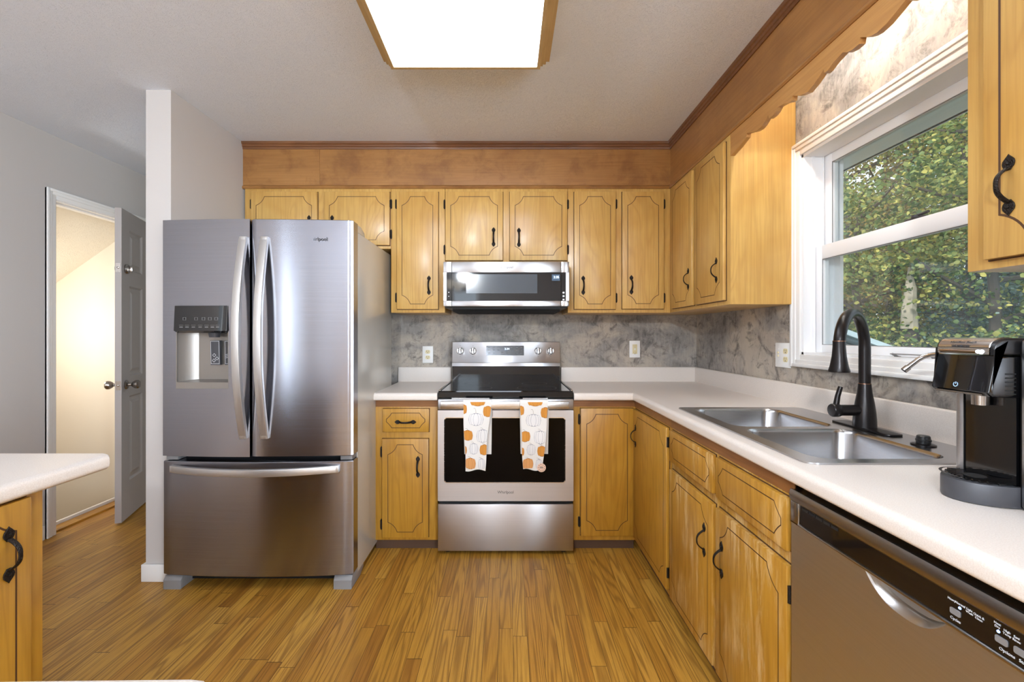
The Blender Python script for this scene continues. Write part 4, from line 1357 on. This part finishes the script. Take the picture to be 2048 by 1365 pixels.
bm = B(); box(bm, XD + 0.0005, XD + 0.03, DY_0 + 0.002, DY_1 - 0.030, zc0, zc1)
cp = obj('control_strip', bm, M['black_gloss'], t)
bm = B()
for k in range(5): box(bm, XD - 0.0004, XD + 0.004, DY_1 - 0.062 - k * 0.024, DY_1 - 0.042 - k * 0.024, zc1 - 0.009, zc1 - 0.003)
obj('vent_slot', bm, M['gap'], cp)
DF = Matrix.Translation((XD, 0, 0)) @ Matrix.Rotation(R(-90), 4, 'Z')     # local x = -world y
def dbox(b, y0, y1, z0, z1, d=0.0010): box(b, XD + 0.0005 - d, XD + 0.001, y0, y1, z0, z1)
for (yc_, w_) in ((0.706, 0.016), (0.640, 0.016), (0.615, 0.018)):
    b = B(); prism(b, rr(yc_ - w_ / 2, yc_ + w_ / 2, 0.7755, 0.7850, 0.002, 2), 'X', XD - 0.0012, XD + 0.001)
    obj('button', b, M['mid_grey'], cp)
for yc_ in (0.6995, 0.6445):
    b = B(); lathe(b, [(0.0022, 0), (0.0018, 0.001), (0, 0.0012)], (XD + 0.0005, yc_, 0.7905), (-1, 0, 0), 10)
    obj('indicator_light', b, M['led_blue'], cp)
def dtext(body, size, y, z, align='CENTER'):
    return text_bm(body, size, Matrix.Translation((XD - 0.0002, y, z)) @ Matrix.Rotation(R(-90), 4, 'Z') @ Matrix.Rotation(R(90), 4, 'X'), align, 0.0002)
for (s_, sz_, y_, z_) in (('Heavy', .0050, .7120, .7968), ('Normal', .0050, .6985, .7968), ('Light\nWash', .0046, .6845, .7945), ('Quick &\nClean', .0046, .671, .7935), ('Cycles', .0062, .706, .7685),
                          ('Heat\nDry', .0046, .6455, .7990), ('High\nTemp', .0046, .633, .7955), ('Sani\nRinse', .0046, .621, .7950), ('Options', .0062, .633, .7680), ('Start', .0062, .612, .7685)):
    obj('lettering', dtext(s_, sz_, y_, z_), M['print_white'], cp)
bm = B(); box(bm, XD + 0.04, XD + 0.06, DY_0, DY_1, 0.0, 0.11)
obj('toe_panel', bm, M['black_plastic'], t)

# ================================================================== SINK
t = thing('kitchen_sink', 'stainless double-bowl drop-in sink set into the worktop under the window', 'sink', (1.01, 1.55, ZT))
def rrect(x0, x1, y0, y1, r, n=6):
    P = []
    for cx, cy, a0 in ((x1 - r, y1 - r, 0), (x0 + r, y1 - r, 90), (x0 + r, y0 + r, 180), (x1 - r, y0 + r, 270)):
        for k in range(n + 1):
            a = R(a0 + 90 * k / n); P.append((cx + r * math.cos(a), cy + r * math.sin(a)))
    return P
bowls = [(0.790, 1.150, 1.562, 1.945), (0.790, 1.150, 1.155, 1.528)]
bm = B()
b = bmesh.new()
outer = rrect(0.744, 1.283, 1.118, 1.985, 0.03)
ZR = ZT + 0.0045
loops = [rrect(*bw, 0.055) for bw in bowls]
def loopv(P, z): return [b.verts.new((x, y, z)) for x, y in P]
def edl(v): return [b.edges.new((v[k], v[(k + 1) % len(v)])) for k in range(len(v))]
vo = loopv(outer, ZR); ed = edl(vo); vb = []
for lp in loops:
    v = loopv(lp, ZR); vb.append(v); ed += edl(v)
bmesh.ops.triangle_fill(b, use_beauty=True, use_dissolve=False, edges=ed)
lo = [b.verts.new((x + (0.004 if x > 1 else -0.004) * 0, y, ZT + 0.0004)) for x, y in outer]
for k in range(len(vo)): b.faces.new((vo[k], lo[k], lo[(k + 1) % len(lo)], vo[(k + 1) % len(vo)]))
merge(bm, b)
obj('rim', bm, M['steel_sink'], t, smooth=40)
for i, bw in enumerate(bowls):
    b = bmesh.new()
    x0, x1, y0, y1 = bw
    prev = None
    lev = [(0, 0, 0.055), (0.004, -0.004, 0.053), (0.008, -0.012, 0.052), (0.014, -0.140, 0.055), (0.018, -0.158, 0.055), (0.028, -0.172, 0.055), (0.045, -0.178, 0.05)]
    for ins_, dz, r in lev:
        v = [b.verts.new((x, y, ZR + dz)) for x, y in rrect(x0 + ins_, x1 - ins_, y0 + ins_, y1 - ins_, r)]
        if prev:
            for k in range(len(v)): b.faces.new((prev[k], prev[(k + 1) % len(v)], v[(k + 1) % len(v)], v[k]))
        prev = v
    b.faces.new(prev)
    bw_ = obj('bowl', b, M['steel_sink'], t, smooth=60)
    b = B(); lathe(b, [(0.045, 0), (0.045, 0.002), (0.036, 0.003), (0.03, 0.0005), (0, 0.0005)], ((x0 + x1) / 2, (y0 + y1) / 2, ZR - 0.1778), (0, 0, 1), 24)
    obj('drain', b, M['chrome'], bw_)

# ------------------------------------------------------------------ faucet
FXC, FYC = 1.215, 1.533
Z0 = ZR
t = thing('kitchen_faucet', 'oil-rubbed bronze gooseneck pull-down faucet behind the sink', 'faucet', (FXC, FYC, Z0))
b = B(); prism(b, rrect(FXC - 0.030, FXC + 0.030, FYC - 0.128, FYC + 0.128, 0.022), 'Z', Z0, Z0 + 0.006, bev=0.002)
obj('deck_plate', b, M['bronze'], t)
b = B(); lathe(b, [(0.034, 0), (0.0335, 0.02), (0.0315, 0.05), (0.027, 0.085), (0.0215, 0.115), (0.0185, 0.145), (0.0180, 0.147)], (FXC, FYC, Z0 + 0.006), (0, 0, 1), 28)
bd = obj('body', b, M['bronze'], t, smooth=50)
b = B(); lathe(b, [(0.0186, 0), (0.0186, 0.0022)], (FXC, FYC, Z0 + 0.152), (0, 0, 1), 24)
obj('trim_ring', b, M['copper_line'], bd)
DX, DYv = -0.815, -0.58           # direction in which the spout reaches
RA = 0.112
pts = [(FXC, FYC, Z0 + 0.15), (FXC, FYC, Z0 + 0.22), (FXC, FYC, Z0 + 0.275)]
for k in range(1, 19):
    a = math.pi * k / 18
    u = RA * (1 - math.cos(a)); z = Z0 + 0.275 + RA * math.sin(a) * 1.02
    pts.append((FXC + DX * u, FYC + DYv * u, z))
ex, ey = FXC + DX * 2 * RA, FYC + DYv * 2 * RA
pts.append((ex, ey, Z0 + 0.262))
b = B(); tube(b, pts, [0.0172] * 3 + [0.0165] * (len(pts) - 3), 20)
obj('spout', b, M['bronze'], t, smooth=50)
hd = Vector((ex, ey, 0))
b = B(); lathe(b, [(0.0168, 0.0), (0.0172, -0.020), (0.0195, -0.048), (0.0245, -0.078), (0.0290, -0.094), (0.0285, -0.097), (0.024, -0.0975), (0.0, -0.0975)], (ex, ey, Z0 + 0.300), (0, 0, 1), 28)
hd_ = obj('spray_head', b, M['bronze'], t, smooth=40)
b = B(); lathe(b, [(0.0176, 0), (0.0176, 0.002)], (ex, ey, Z0 + 0.2985), (0, 0, 1), 24)
obj('trim_ring', b, M['copper_line'], hd_)
b = B()
for q in range(3):
    for k in range(4 + 5 * q):
        a = 2 * math.pi * k / (4 + 5 * q); r = 0.005 + 0.0075 * q
        lathe(b, [(0.0015, 0), (0.001, 0.002)], (ex + r * math.cos(a), ey + r * math.sin(a), Z0 + 0.2025), (0, 0, -1), 6)
obj('nozzle', b, M['mid_grey'], hd_)
b = B(); lathe(b, [(0.0185, 0), (0.0185, 0.072), (0.0195, 0.074), (0.0205, 0.080)], (FXC - 0.010, FYC, Z0 + 0.062), (-1, 0, 0), 24)
lv = obj('valve_barrel', b, M['bronze'], t, smooth=40)
b = B(); lathe(b, [(0.0222, 0), (0.0225, 0.003), (0.0225, 0.020), (0.020, 0.0235), (0, 0.024)], (FXC - 0.090, FYC, Z0 + 0.062), (-1, 0, 0), 28)
tube(b, [(FXC - 0.098, FYC, Z0 + 0.075), (FXC - 0.092, FYC, Z0 + 0.110), (FXC - 0.082, FYC, Z0 + 0.142)], [0.0095, 0.0080, 0.0075], 14)
obj('lever', b, M['bronze'], t, smooth=40)
b = B(); lathe(b, [(0.0192, 0), (0.0192, 0.0015)], (FXC - 0.0885, FYC, Z0 + 0.062), (-1, 0, 0), 24)
obj('trim_ring', b, M['copper_line'], lv)

# small filtered-water faucet behind the coffee maker
bx_, by_ = 1.225, 1.195
t = thing('water_faucet', 'slim chrome drinking-water faucet at the back of the sink, partly behind the coffee maker', 'faucet', (bx_, by_, ZR))
b = B(); lathe(b, [(0.021, 0), (0.021, 0.006), (0.012, 0.012), (0.010, 0.06), (0.0075, 0.066)], (bx_, by_, ZR), (0, 0, 1), 20); obj('base', b, M['chrome'], t)
pts = [(bx_, by_, ZR + 0.06), (bx_, by_, ZR + 0.20)]
for k in range(1, 13):
    a = math.pi * 0.78 * k / 12
    u = 0.066 * (1 - math.cos(a)); pts.append((bx_ - 0.93 * u, by_ + 0.36 * u, ZR + 0.20 + 0.066 * math.sin(a)))
d = (Vector(pts[-1]) - Vector(pts[-2])).normalized(); pts.append(tuple(Vector(pts[-1]) + d * 0.018))
b = B(); tube(b, pts, 0.0062, 14); 
tube(b, [pts[-1], tuple(Vector(pts[-1]) + d * 0.014)], 0.0082, 14)
obj('spout', b, M['chrome'], t, smooth=50)
b = B(); tube(b, [(bx_, by_, ZR + 0.05), (bx_ + 0.01, by_ - 0.05, ZR + 0.06)], [0.005, 0.004], 10); obj('lever', b, M['chrome'], t)

t = thing('soap_dispenser_cap', 'short round black cap on the sink ledge right of the faucet', 'sink cap', (1.200, 1.300, ZR))
b = B(); lathe(b, [(0.029, 0), (0.029, 0.003), (0.024, 0.005), (0.0, 0.0051)], (1.200, 1.300, ZR), (0, 0, 1), 24); obj('flange', b, M['bronze'], t)
b = B(); lathe(b, [(0.0165, 0), (0.0165, 0.006), (0.0180, 0.007), (0.0180, 0.012), (0.0165, 0.013), (0.0155, 0.021), (0.013, 0.023), (0, 0.0232)], (1.200, 1.300, ZR + 0.005), (0, 0, 1), 24); obj('button', b, M['black_plastic'], t)

# ================================================================== COFFEE MAKER
CY0, CY1 = 0.832, 0.946         # single-serve half
KX0, KX1 = 0.945, 1.215
t = thing('coffee_maker', 'black and stainless single-serve coffee maker on the worktop at the right edge', 'coffee maker', (1.06, 0.80, ZT))
zt0 = ZT + 0.0005
b = B()
box(b, KX0 + 0.02, KX1, CY0, CY1 - 0.006, zt0, 1.16, 0.004)
obj('column', b, M['black_gloss'], t)
b = B(); box(b, KX0 - 0.004, KX1 - 0.03, CY1 - 0.016, CY1 + 0.002, zt0, 1.125, 0.006)
obj('side_column', b, M['steel'], t)
b = B(); box(b, KX0 - 0.003, KX0 + 0.022, CY0 + 0.002, CY1 - 0.02, 0.93, 1.10)
lathe(b, [(0.05, 0), (0.05, 0.17)], (KX0 + 0.05, (CY0 + CY1) / 2 - 0.006, 0.93), (0, 0, 1), 32)
obj('cup_bay_back', b, M['black_gloss'], t)
# drip tray
def half_round(x_front, y0, y1, xb, n=20):
    yc_ = (y0 + y1) / 2; hw = (y1 - y0) / 2; P = [(xb, y0), (xb, y1)]
    for k in range(n + 1):
        a = R(90 + 180 * k / n)
        P.append((xb - 0.020 + (xb - 0.020 - x_front) * math.cos(a), yc_ + hw * math.sin(a)))
    return P
b = B(); prism(b, half_round(0.872, CY0 - 0.004, CY1 + 0.004, KX0 + 0.03), 'Z', zt0, 0.934, bev=0.003)
tr_ = obj('drip_tray', b, M['dark_grey'], t, smooth=40)
b = B()
for k in range(13):
    y = CY0 + 0.008 + k * 0.0082
    yc_ = (CY0 + CY1) / 2; hw = (CY1 - CY0) / 2 - 0.002
    q = math.sqrt(max(0.02, 1 - ((y - yc_) / hw) ** 2))
    box(b, KX0 - 0.004 - 0.056 * q, KX0 - 0.003, y - 0.0022, y + 0.0022, 0.9345, 0.9385, 0.0008, 0, 1)
ribbon(b, [(x, y, 0.9385) for x, y in half_round(0.878, CY0 + 0.001, CY1 - 0.001, KX0)], 0.005, (0, 0, 1), 0, True)
obj('grille', b, M['black_gloss'], tr_)
b = B(); lathe(b, [(0.017, 0), (0.017, 0.001), (0, 0.0011)], (0.918, 0.885, 0.9388), (0, 0, 1), 20); obj('drain_hole', b, M['gap'], tr_)
# brew head: side profile in x-z
bm = B()
HX0 = 0.893
side = [(HX0 - 0.004, 1.108), (HX0 + 0.004, 1.100), (HX0 + 0.03, 1.098), (KX1, 1.086), (KX1, 1.176), (HX0 + 0.009, 1.176)]
prism(bm, [(x, z) for x, z in side], 'Y', CY0, CY1 + 0.002, 0, 0.006, 3)
hd = obj('brew_head', bm, M['black_gloss'], t, smooth=35)
b = B()
top = [(HX0 + 0.008, 1.178), (HX0 + 0.008, 1.192)]
for k in range(8):
    a = R(180 - 90 * k / 7); top.append((HX0 + 0.032 + 0.024 * math.cos(a), 1.190 + 0.0195 * math.sin(a)))
top += [(KX1, 1.2095), (KX1, 1.178)]
prism(b, top, 'Y', CY0, CY1 + 0.002, 0, 0.005, 3)
obj('lid', b, M['black_plastic'], t, smooth=35)
b = B()
t2 = [(x - 0.0012, z + 0.0008) for x, z in top[:-2]] + [(HX0 + 0.05, 1.2103), (HX0 + 0.05, 1.180)]
prism(b, t2, 'Y', CY0 + 0.009, CY1 - 0.004, 0, 0.001, 1)
ls = obj('lid_plate', b, M['steel_bright'], t, smooth=35)
b = B(); tube(b, [(HX0 + 0.003, CY0 + 0.026, 1.184), (HX0 + 0.003, CY1 - 0.016, 1.184)], 0.0042, 12, squash=(0.9, 1.3)); box(b, HX0 + 0.004, HX0 + 0.012, CY0 + 0.024, CY1 - 0.014, 1.1785, 1.182)
obj('lid_handle', b, M['chrome'], ls)
XT = Matrix.Rotation(R(-90), 4, 'Z') @ Matrix.Rotation(R(90), 4, 'X')
obj('brand_lettering', text_bm('Hamilton Beach', 0.0080, Matrix.Translation((HX0 + 0.0105, (CY0 + CY1) / 2 + 0.004, 1.2008)) @ Matrix.Rotation(R(-90), 4, 'Z') @ Matrix.Rotation(R(58), 4, 'X')), M['print_dark'], ls)
obj('model_lettering', text_bm('FLEXBREW', 0.0070, Matrix.Translation((HX0 + 0.0062, (CY0 + CY1) / 2 + 0.006, 1.1935)) @ XT), M['print_dark'], ls)
# power symbol on the slanted black front
b = B()
pr = 0.0042; xf_ = HX0 - 0.0018; 
cx_, cz_ = (CY0 + CY1) / 2 + 0.006, 1.118
def SX(z): return HX0 - 0.0050 + 0.191 * (z - 1.108)
ribbon(b, [(SX(cz_ + pr * math.cos(R(35 + 290 * k / 20))), cx_ + pr * math.sin(R(35 + 290 * k / 20)), cz_ + pr * math.cos(R(35 + 290 * k / 20))) for k in range(21)], 0.0010, (-1, 0, 0.19))
ribbon(b, [(SX(cz_ + 0.0006), cx_, cz_ + 0.0006), (SX(cz_ + 0.005), cx_, cz_ + 0.0050)], 0.0010, (-1, 0, 0.19))
obj('power_symbol', b, M['power_glow'], hd)
b = B(); prism(b, [(CY0 + 0.012, 1.1015), (CY1 - 0.008, 1.1015), (CY1 - 0.010, 1.1045), (CY0 + 0.014, 1.1045)], 'X', HX0 - 0.003, HX0 + 0.02); obj('head_trim', b, M['nickel'], hd)
b = B(); lathe(b, [(0.0135, 0), (0.0130, -0.020), (0, -0.0201)], (0.928, (CY0 + CY1) / 2 - 0.005, 1.0985), (0, 0, 1), 22); obj('spout', b, M['nickel'], hd)
b = B()
for k in range(6): box(b, 0.918, 0.940 + 0.0, CY0 - 0.0004, CY0 + 0.003, 1.104 + k * 0.0075, 1.1072 + k * 0.0075, 0.0008, 0, 1)
obj('side_vent', b, M['gap'], hd)
# near half with brushed steel front
b = B(); box(b, KX0 - 0.002, KX1, 0.67, CY0 - 0.001, zt0, 1.205, 0.006, 0, 3); obj('carafe_housing', b, M['black_plastic'], t)
b = B(); box(b, KX0 - 0.004, KX1 - 0.05, 0.676, CY0 - 0.006, zt0 + 0.004, 1.2065, 0.004, 0, 2); obj('housing_panel', b, M['steel'], t)

# ================================================================== OUTLETS
def outlet(label, loc, rz, gang=1, style='duplex'):
    """wall plate; local frame faces -y"""
    t = thing('wall_outlet', label, 'outlet', loc, rz, 'outlets above the backsplash')
    w = 0.074 if gang == 1 else 0.118
    h = 0.118
    b = B(); box(b, -w / 2, w / 2, -0.0065, -0.0004, -h / 2, h / 2, 0.003); obj('cover_plate', b, M['plate'], t, world=False)
    uc = 0.0 if gang == 1 else 0.024
    def face(z):
        b = B()
        P = []
        for k in range(24):
            a = 2 * math.pi * k / 24; P.append((uc + 0.0168 * math.cos(a), z + max(-0.0125, min(0.0125, 0.0168 * math.sin(a)))))
        prism(b, P, 'Y', -0.0085, -0.006); return b
    def slots(b, z):
        box(b, uc - 0.0075, uc - 0.0055, -0.0088, -0.0083, z - 0.001, z + 0.008); box(b, uc + 0.0050, uc + 0.0070, -0.0088, -0.0083, z, z + 0.007)
        lathe(b, [(0.0026, 0), (0.0026, 0.0005)], (uc, -0.0083, z - 0.0065), (0, -1, 0), 10)
    if style == 'duplex':
        for z in (0.0195, -0.0195):
            s = obj('socket', face(z), M['ivory'], t, world=False)
            b = B(); slots(b, z); obj('slot', b, M['print_dark'], s, world=False)
    else:
        b = B(); box(b, uc - 0.0165, uc + 0.0165, -0.0088, -0.006, -0.033, 0.033, 0.002); s = obj('socket', b, M['ivory'], t, world=False)
        b = B(); slots(b, 0.018); slots(b, -0.026)
        b2 = B(); box(b2, uc - 0.006, uc + 0.006, -0.0098, -0.0085, -0.0065, -0.0015); box(b2, uc - 0.006, uc + 0.006, -0.0098, -0.0085, 0.0015, 0.0065)
        obj('slot', b, M['print_dark'], s, world=False); obj('test_button', b2, M['plate'], s, world=False)
    b = B()
    if gang == 2:
        for z in (0.011, -0.004): box(b, -0.031 - 0.003, -0.031 + 0.003, -0.012, -0.006, z - 0.004, z + 0.005, 0.001)
        obj('toggle', b, M['ivory'], t, world=False); b = B()
        for u in (-0.031,):
            for z in (0.03, -0.03): lathe(b, [(0.003, 0), (0.002, 0.001), (0, 0.0011)], (u, -0.0065, z), (0, -1, 0), 10)
    lathe(b, [(0.003, 0), (0.002, 0.001), (0, 0.0011)], (uc, -0.0065, 0.0 if style == 'duplex' else 0.047), (0, -1, 0), 10)
    obj('screw', b, M['plate'], t, world=False)
outlet('white duplex outlet on the back wall left of the stove', (-0.560, YB, 1.080), 0)
outlet('white outlet with test buttons on the back wall right of the stove', (0.885, YB, 1.118), 0, 1, 'gfci')
outlet('double-width white plate with switch and outlet beside the window', (XW, 2.150, 1.120), R(-90), 2)

# ================================================================== CEILING LIGHT
lx0, lx1, ly0, ly1 = -0.4885, 0.134, 0.62, 1.886
t = thing('ceiling_light', 'large rectangular ceiling light with wooden frame and glowing diffuser', 'ceiling light', ((lx0 + lx1) / 2, (ly0 + ly1) / 2, 2.33))
prof_ = [(0.0135, 2.336), (0.0135, 2.330), (0.0, 2.330), (-0.001, 2.346), (-0.012, 2.350), (-0.013, 2.362), (-0.026, 2.366), (-0.028, 2.384), (-0.043, 2.388), (-0.046, 2.4295), (0.012, 2.4295)]
b = B()
rings = []
for ins_, z in prof_:
    rings.append([b.verts.new(p) for p in ((lx0 + ins_, ly0 + ins_, z), (lx1 - ins_, ly0 + ins_, z), (lx1 - ins_, ly1 - ins_, z), (lx0 + ins_, ly1 - ins_, z))])
for i in range(len(rings)):
    a_, c_ = rings[i], rings[(i + 1) % len(rings)]
    for k in range(4): b.faces.new((a_[k], a_[(k + 1) % 4], c_[(k + 1) % 4], c_[k]))
obj('frame', b, M['lamp_wood'], t, smooth=20)
b = B(); box(b, lx0 + 0.0137, lx1 - 0.0137, ly0 + 0.0137, ly1 - 0.0137, 2.334, 2.338); obj('diffuser', b, M['lens'], t)

# chandelier of the dining room behind the camera
t = thing('chandelier', 'brass chandelier with frosted glass shades behind the camera', 'chandelier', (-0.68, -1.6, 1.7))
b = B(); lathe(b, [(0.06, 0), (0.05, -0.02), (0.01, -0.03), (0.008, -0.40), (0.03, -0.44), (0.035, -0.50), (0.0, -0.54)], (-0.68, -1.6, CEIL - 0.0005), (0, 0, 1), 16); obj('stem', b, M['nickel'], t)
for k in range(5):
    a = R(72 * k + 20); x, y = -0.68 + 0.22 * math.cos(a), -1.6 + 0.22 * math.sin(a)
    b = B(); tube(b, [(-0.68, -1.6, 1.93), ((-0.68 + x) / 2, (-1.6 + y) / 2, 1.88), (x, y, 1.93)], 0.007, 8); obj('arm', b, M['nickel'], t)
    b = B(); lathe(b, [(0.035, 1.935), (0.075, 2.06)], (x, y, 0), (0, 0, 1), 20, 0, False); obj('lamp_shade', b, M['shade_glow'], t)

light('added_ceiling_fill', 'POINT', (-0.68, -1.6, 2.12), (0, 0, 0), 210, (0.84, 0.92, 1.0)).data.shadow_soft_size = 0.06

# ================================================================== OUTSIDE THE WINDOW
bm = B(); box(bm, 1.46, 40, -30, 40, -1.5, -1.4); 
tag(obj('lawn', bm, M['grass']), None, None, None, 'structure')
bm = B(); box(bm, 1.462, 2.12, -1.5, 4.6, 2.25, 2.30); box(bm, 2.10, 2.13, -1.5, 4.6, 2.25, 2.42)
struct('trim_8', bm, M['plate'])
t = thing('shed', 'blue-grey sloping shed roof low outside the window, behind the faucet', 'shed', (4.0, 4.5, -1.4))
bm = B()
prism(bm, [(2.9, 1.50), (6.6, 0.15), (6.6, 0.08), (2.9, 1.43)], 'Y', 4.75, 6.4); obj('roof', bm, M['shed_roof'], t)
bm = B(); prism(bm, [(2.9, 1.515), (6.6, 0.165), (6.6, 0.11), (2.9, 1.46)], 'Y', 4.71, 4.75); obj('roof_edge', bm, M['shed_edge'], t)
bm = B(); prism(bm, [(3.1, -1.4), (3.1, 1.34), (6.4, 0.13), (6.4, -1.4)], 'Y', 4.9, 6.3); obj('shed_wall', bm, M['brick_out'], t)

def foliage_mesh(name, centers, n, size, rng):
    """n separate leaves scattered in clumps; each leaf a small folded blade"""
    cs = np.array(centers)
    idx = rng.integers(0, len(cs), n)
    P = cs[idx, :3] + rng.normal(0, 1, (n, 3)) * cs[idx, 3:4] * np.array([1, 1, 0.62])
    a = rng.normal(0, 1, (n, 3)); a[:, 2] *= 0.45; a[:, 2] -= 0.35
    a /= np.linalg.norm(a, axis=1)[:, None]
    c = rng.normal(0, 1, (n, 3)); c -= a * (c * a).sum(1)[:, None]; c /= np.linalg.norm(c, axis=1)[:, None]
    nn = np.cross(a, c)
    L = size * rng.uniform(0.6, 1.3, (n, 1)); Wd = L * rng.uniform(0.30, 0.48, (n, 1))
    v = np.empty((n, 6, 3))
    v[:, 0] = P; v[:, 1] = P + a * L * 0.35 + c * Wd + nn * L * 0.08; v[:, 2] = P + a * L * 0.75 + c * Wd * 0.7 + nn * L * 0.06
    v[:, 3] = P + a * L; v[:, 4] = P + a * L * 0.75 - c * Wd * 0.7 + nn * L * 0.06; v[:, 5] = P + a * L * 0.35 - c * Wd + nn * L * 0.08
    me = bpy.data.meshes.new(name)
    F = np.arange(n)[:, None] * 6
    faces = np.concatenate([F + np.array([0, 1, 2, 3]), F + np.array([0, 3, 4, 5])]).astype(np.int32)
    me.vertices.add(n * 6); me.vertices.foreach_set('co', v.astype(np.float32).ravel())
    me.loops.add(faces.size); me.loops.foreach_set('vertex_index', faces.ravel())
    me.polygons.add(len(faces)); me.polygons.foreach_set('loop_start', np.arange(0, faces.size, 4, dtype=np.int32))
    me.update(calc_edges=True)
    return me
def tree(label, x, y, h, crown, leaves, size, mat, seed, base=-1.4, trunk_r=0.10, lean=(0, 0), branches=7, bark='bark', crown_lo=0.2, name='tree', group='trees outside the window', clump=0.30):
    rng = np.random.default_rng(seed); rnd = random.Random(seed)
    t = thing(name, label, 'tree' if name == 'tree' else 'bush', (x, y, base), 0, group)
    top = Vector((x + lean[0], y + lean[1], base + h))
    b = B()
    trunk = [Vector((x, y, base)).lerp(top, k / 7) + Vector((rnd.uniform(-.06, .06), rnd.uniform(-.06, .06), 0)) for k in range(8)]
    tube(b, trunk, [trunk_r * (1 - 0.85 * k / 7) for k in range(8)], 8)
    centers = []
    for i in range(branches):
        s = crown_lo + (0.97 - crown_lo) * (i + rnd.random()) / branches
        p = Vector((x, y, base)).lerp(top, s)
        an = rnd.uniform(0, 6.28); r = crown * (0.55 + 0.5 * rnd.random()) * (1.0 - 0.45 * max(0, s - 0.5))
        q = p + Vector((math.cos(an) * r, math.sin(an) * r, r * rnd.uniform(0.1, 0.7)))
        m = p.lerp(q, 0.5) + Vector((0, 0, -0.05 * r))
        tube(b, [p, m, q], [trunk_r * 0.35, trunk_r * 0.22, trunk_r * 0.06], 6)
        for k in range(6):
            c = p.lerp(q, 0.25 + 0.85 * rnd.random())
            centers.append((c.x + rnd.gauss(0, crown * .2), c.y + rnd.gauss(0, crown * .2), c.z + rnd.gauss(0, crown * .16), clump * rnd.uniform(0.6, 1.3)))
    obj('trunk', b, M[bark], t)
    me = foliage_mesh('leaves', centers, leaves, size, rng)
    me.materials.append(M[mat])
    o = bpy.data.objects.new('leaves', me); COL.objects.link(o); o.parent = t
    o.matrix_parent_inverse = ROOT[t.name].inverted()
    return t
rt = random.Random(11)
near = [  # x, y, h, crown, mat
    (4.6, 5.9, 4.6, 1.25, 'leaf_green'), (5.6, 5.2, 5.2, 1.35, 'leaf_green'), (6.5, 6.4, 6.3, 1.6, 'leaf_olive'), (6.9, 8.2, 7.0, 1.8, 'leaf_olive'),
    (5.4, 7.4, 6.2, 1.6, 'leaf_olive'), (7.4, 5.6, 6.0, 1.7, 'leaf_green')]
for i, (x, y, h, c, mt) in enumerate(near):
    lb = {'leaf_green': 'leafy green and yellow tree growing close outside the window', 'leaf_olive': 'olive-brown leaved tree standing behind the nearest green trees outside'}[mt]
    tree(lb, x, y, h, c, 12000, 0.052, mt, 20 + i, branches=12, crown_lo=0.12, clump=0.22, group={'leaf_green': 'nearer green trees outside', 'leaf_olive': 'olive trees outside'}[mt])
far = [(7.6, 11.5), (9.0, 10.4), (10.2, 9.3), (11.4, 8.0), (12.4, 6.6), (9.2, 13.5), (11.0, 12.2), (13.0, 10.0), (6.2, 10.6), (8.8, 7.4), (10.6, 5.6)]
for i, (x, y) in enumerate(far):
    tree('tall dark green woodland tree filling the background beyond the window', x, y, rt.uniform(5.8, 7.8), 2.2, 11000, 0.085, 'leaf_dark' if i % 3 else 'leaf_green', 60 + i, branches=13, crown_lo=0.08, clump=0.36, trunk_r=0.13, group='dark woodland trees outside')
tree('blue-green feathery shrub behind the coffee maker outside the window', 6.7, 5.9, 3.4, 1.25, 16000, 0.055, 'leaf_blue', 91, branches=16, crown_lo=0.25, clump=0.28, group=None, name='bush')
t = thing('tree_stump', 'pale broken tree trunk standing among the leaves outside the window', 'tree trunk', (4.95, 5.55, -1.4))
b = B(); tube(b, [(4.98, 5.55, -1.4), (4.97, 5.55, 0.2), (4.96, 5.55, 1.36)], [0.12, 0.105, 0.09], 10); obj('lower_trunk', b, M['bark'], t)
b = B(); tube(b, [(4.935, 5.53, 1.30), (4.92, 5.52, 1.55), (4.95, 5.53, 1.78), (4.93, 5.53, 2.05)], [0.09, 0.075, 0.06, 0.012], 9); obj('split_wood', b, M['bark_pale'], t)
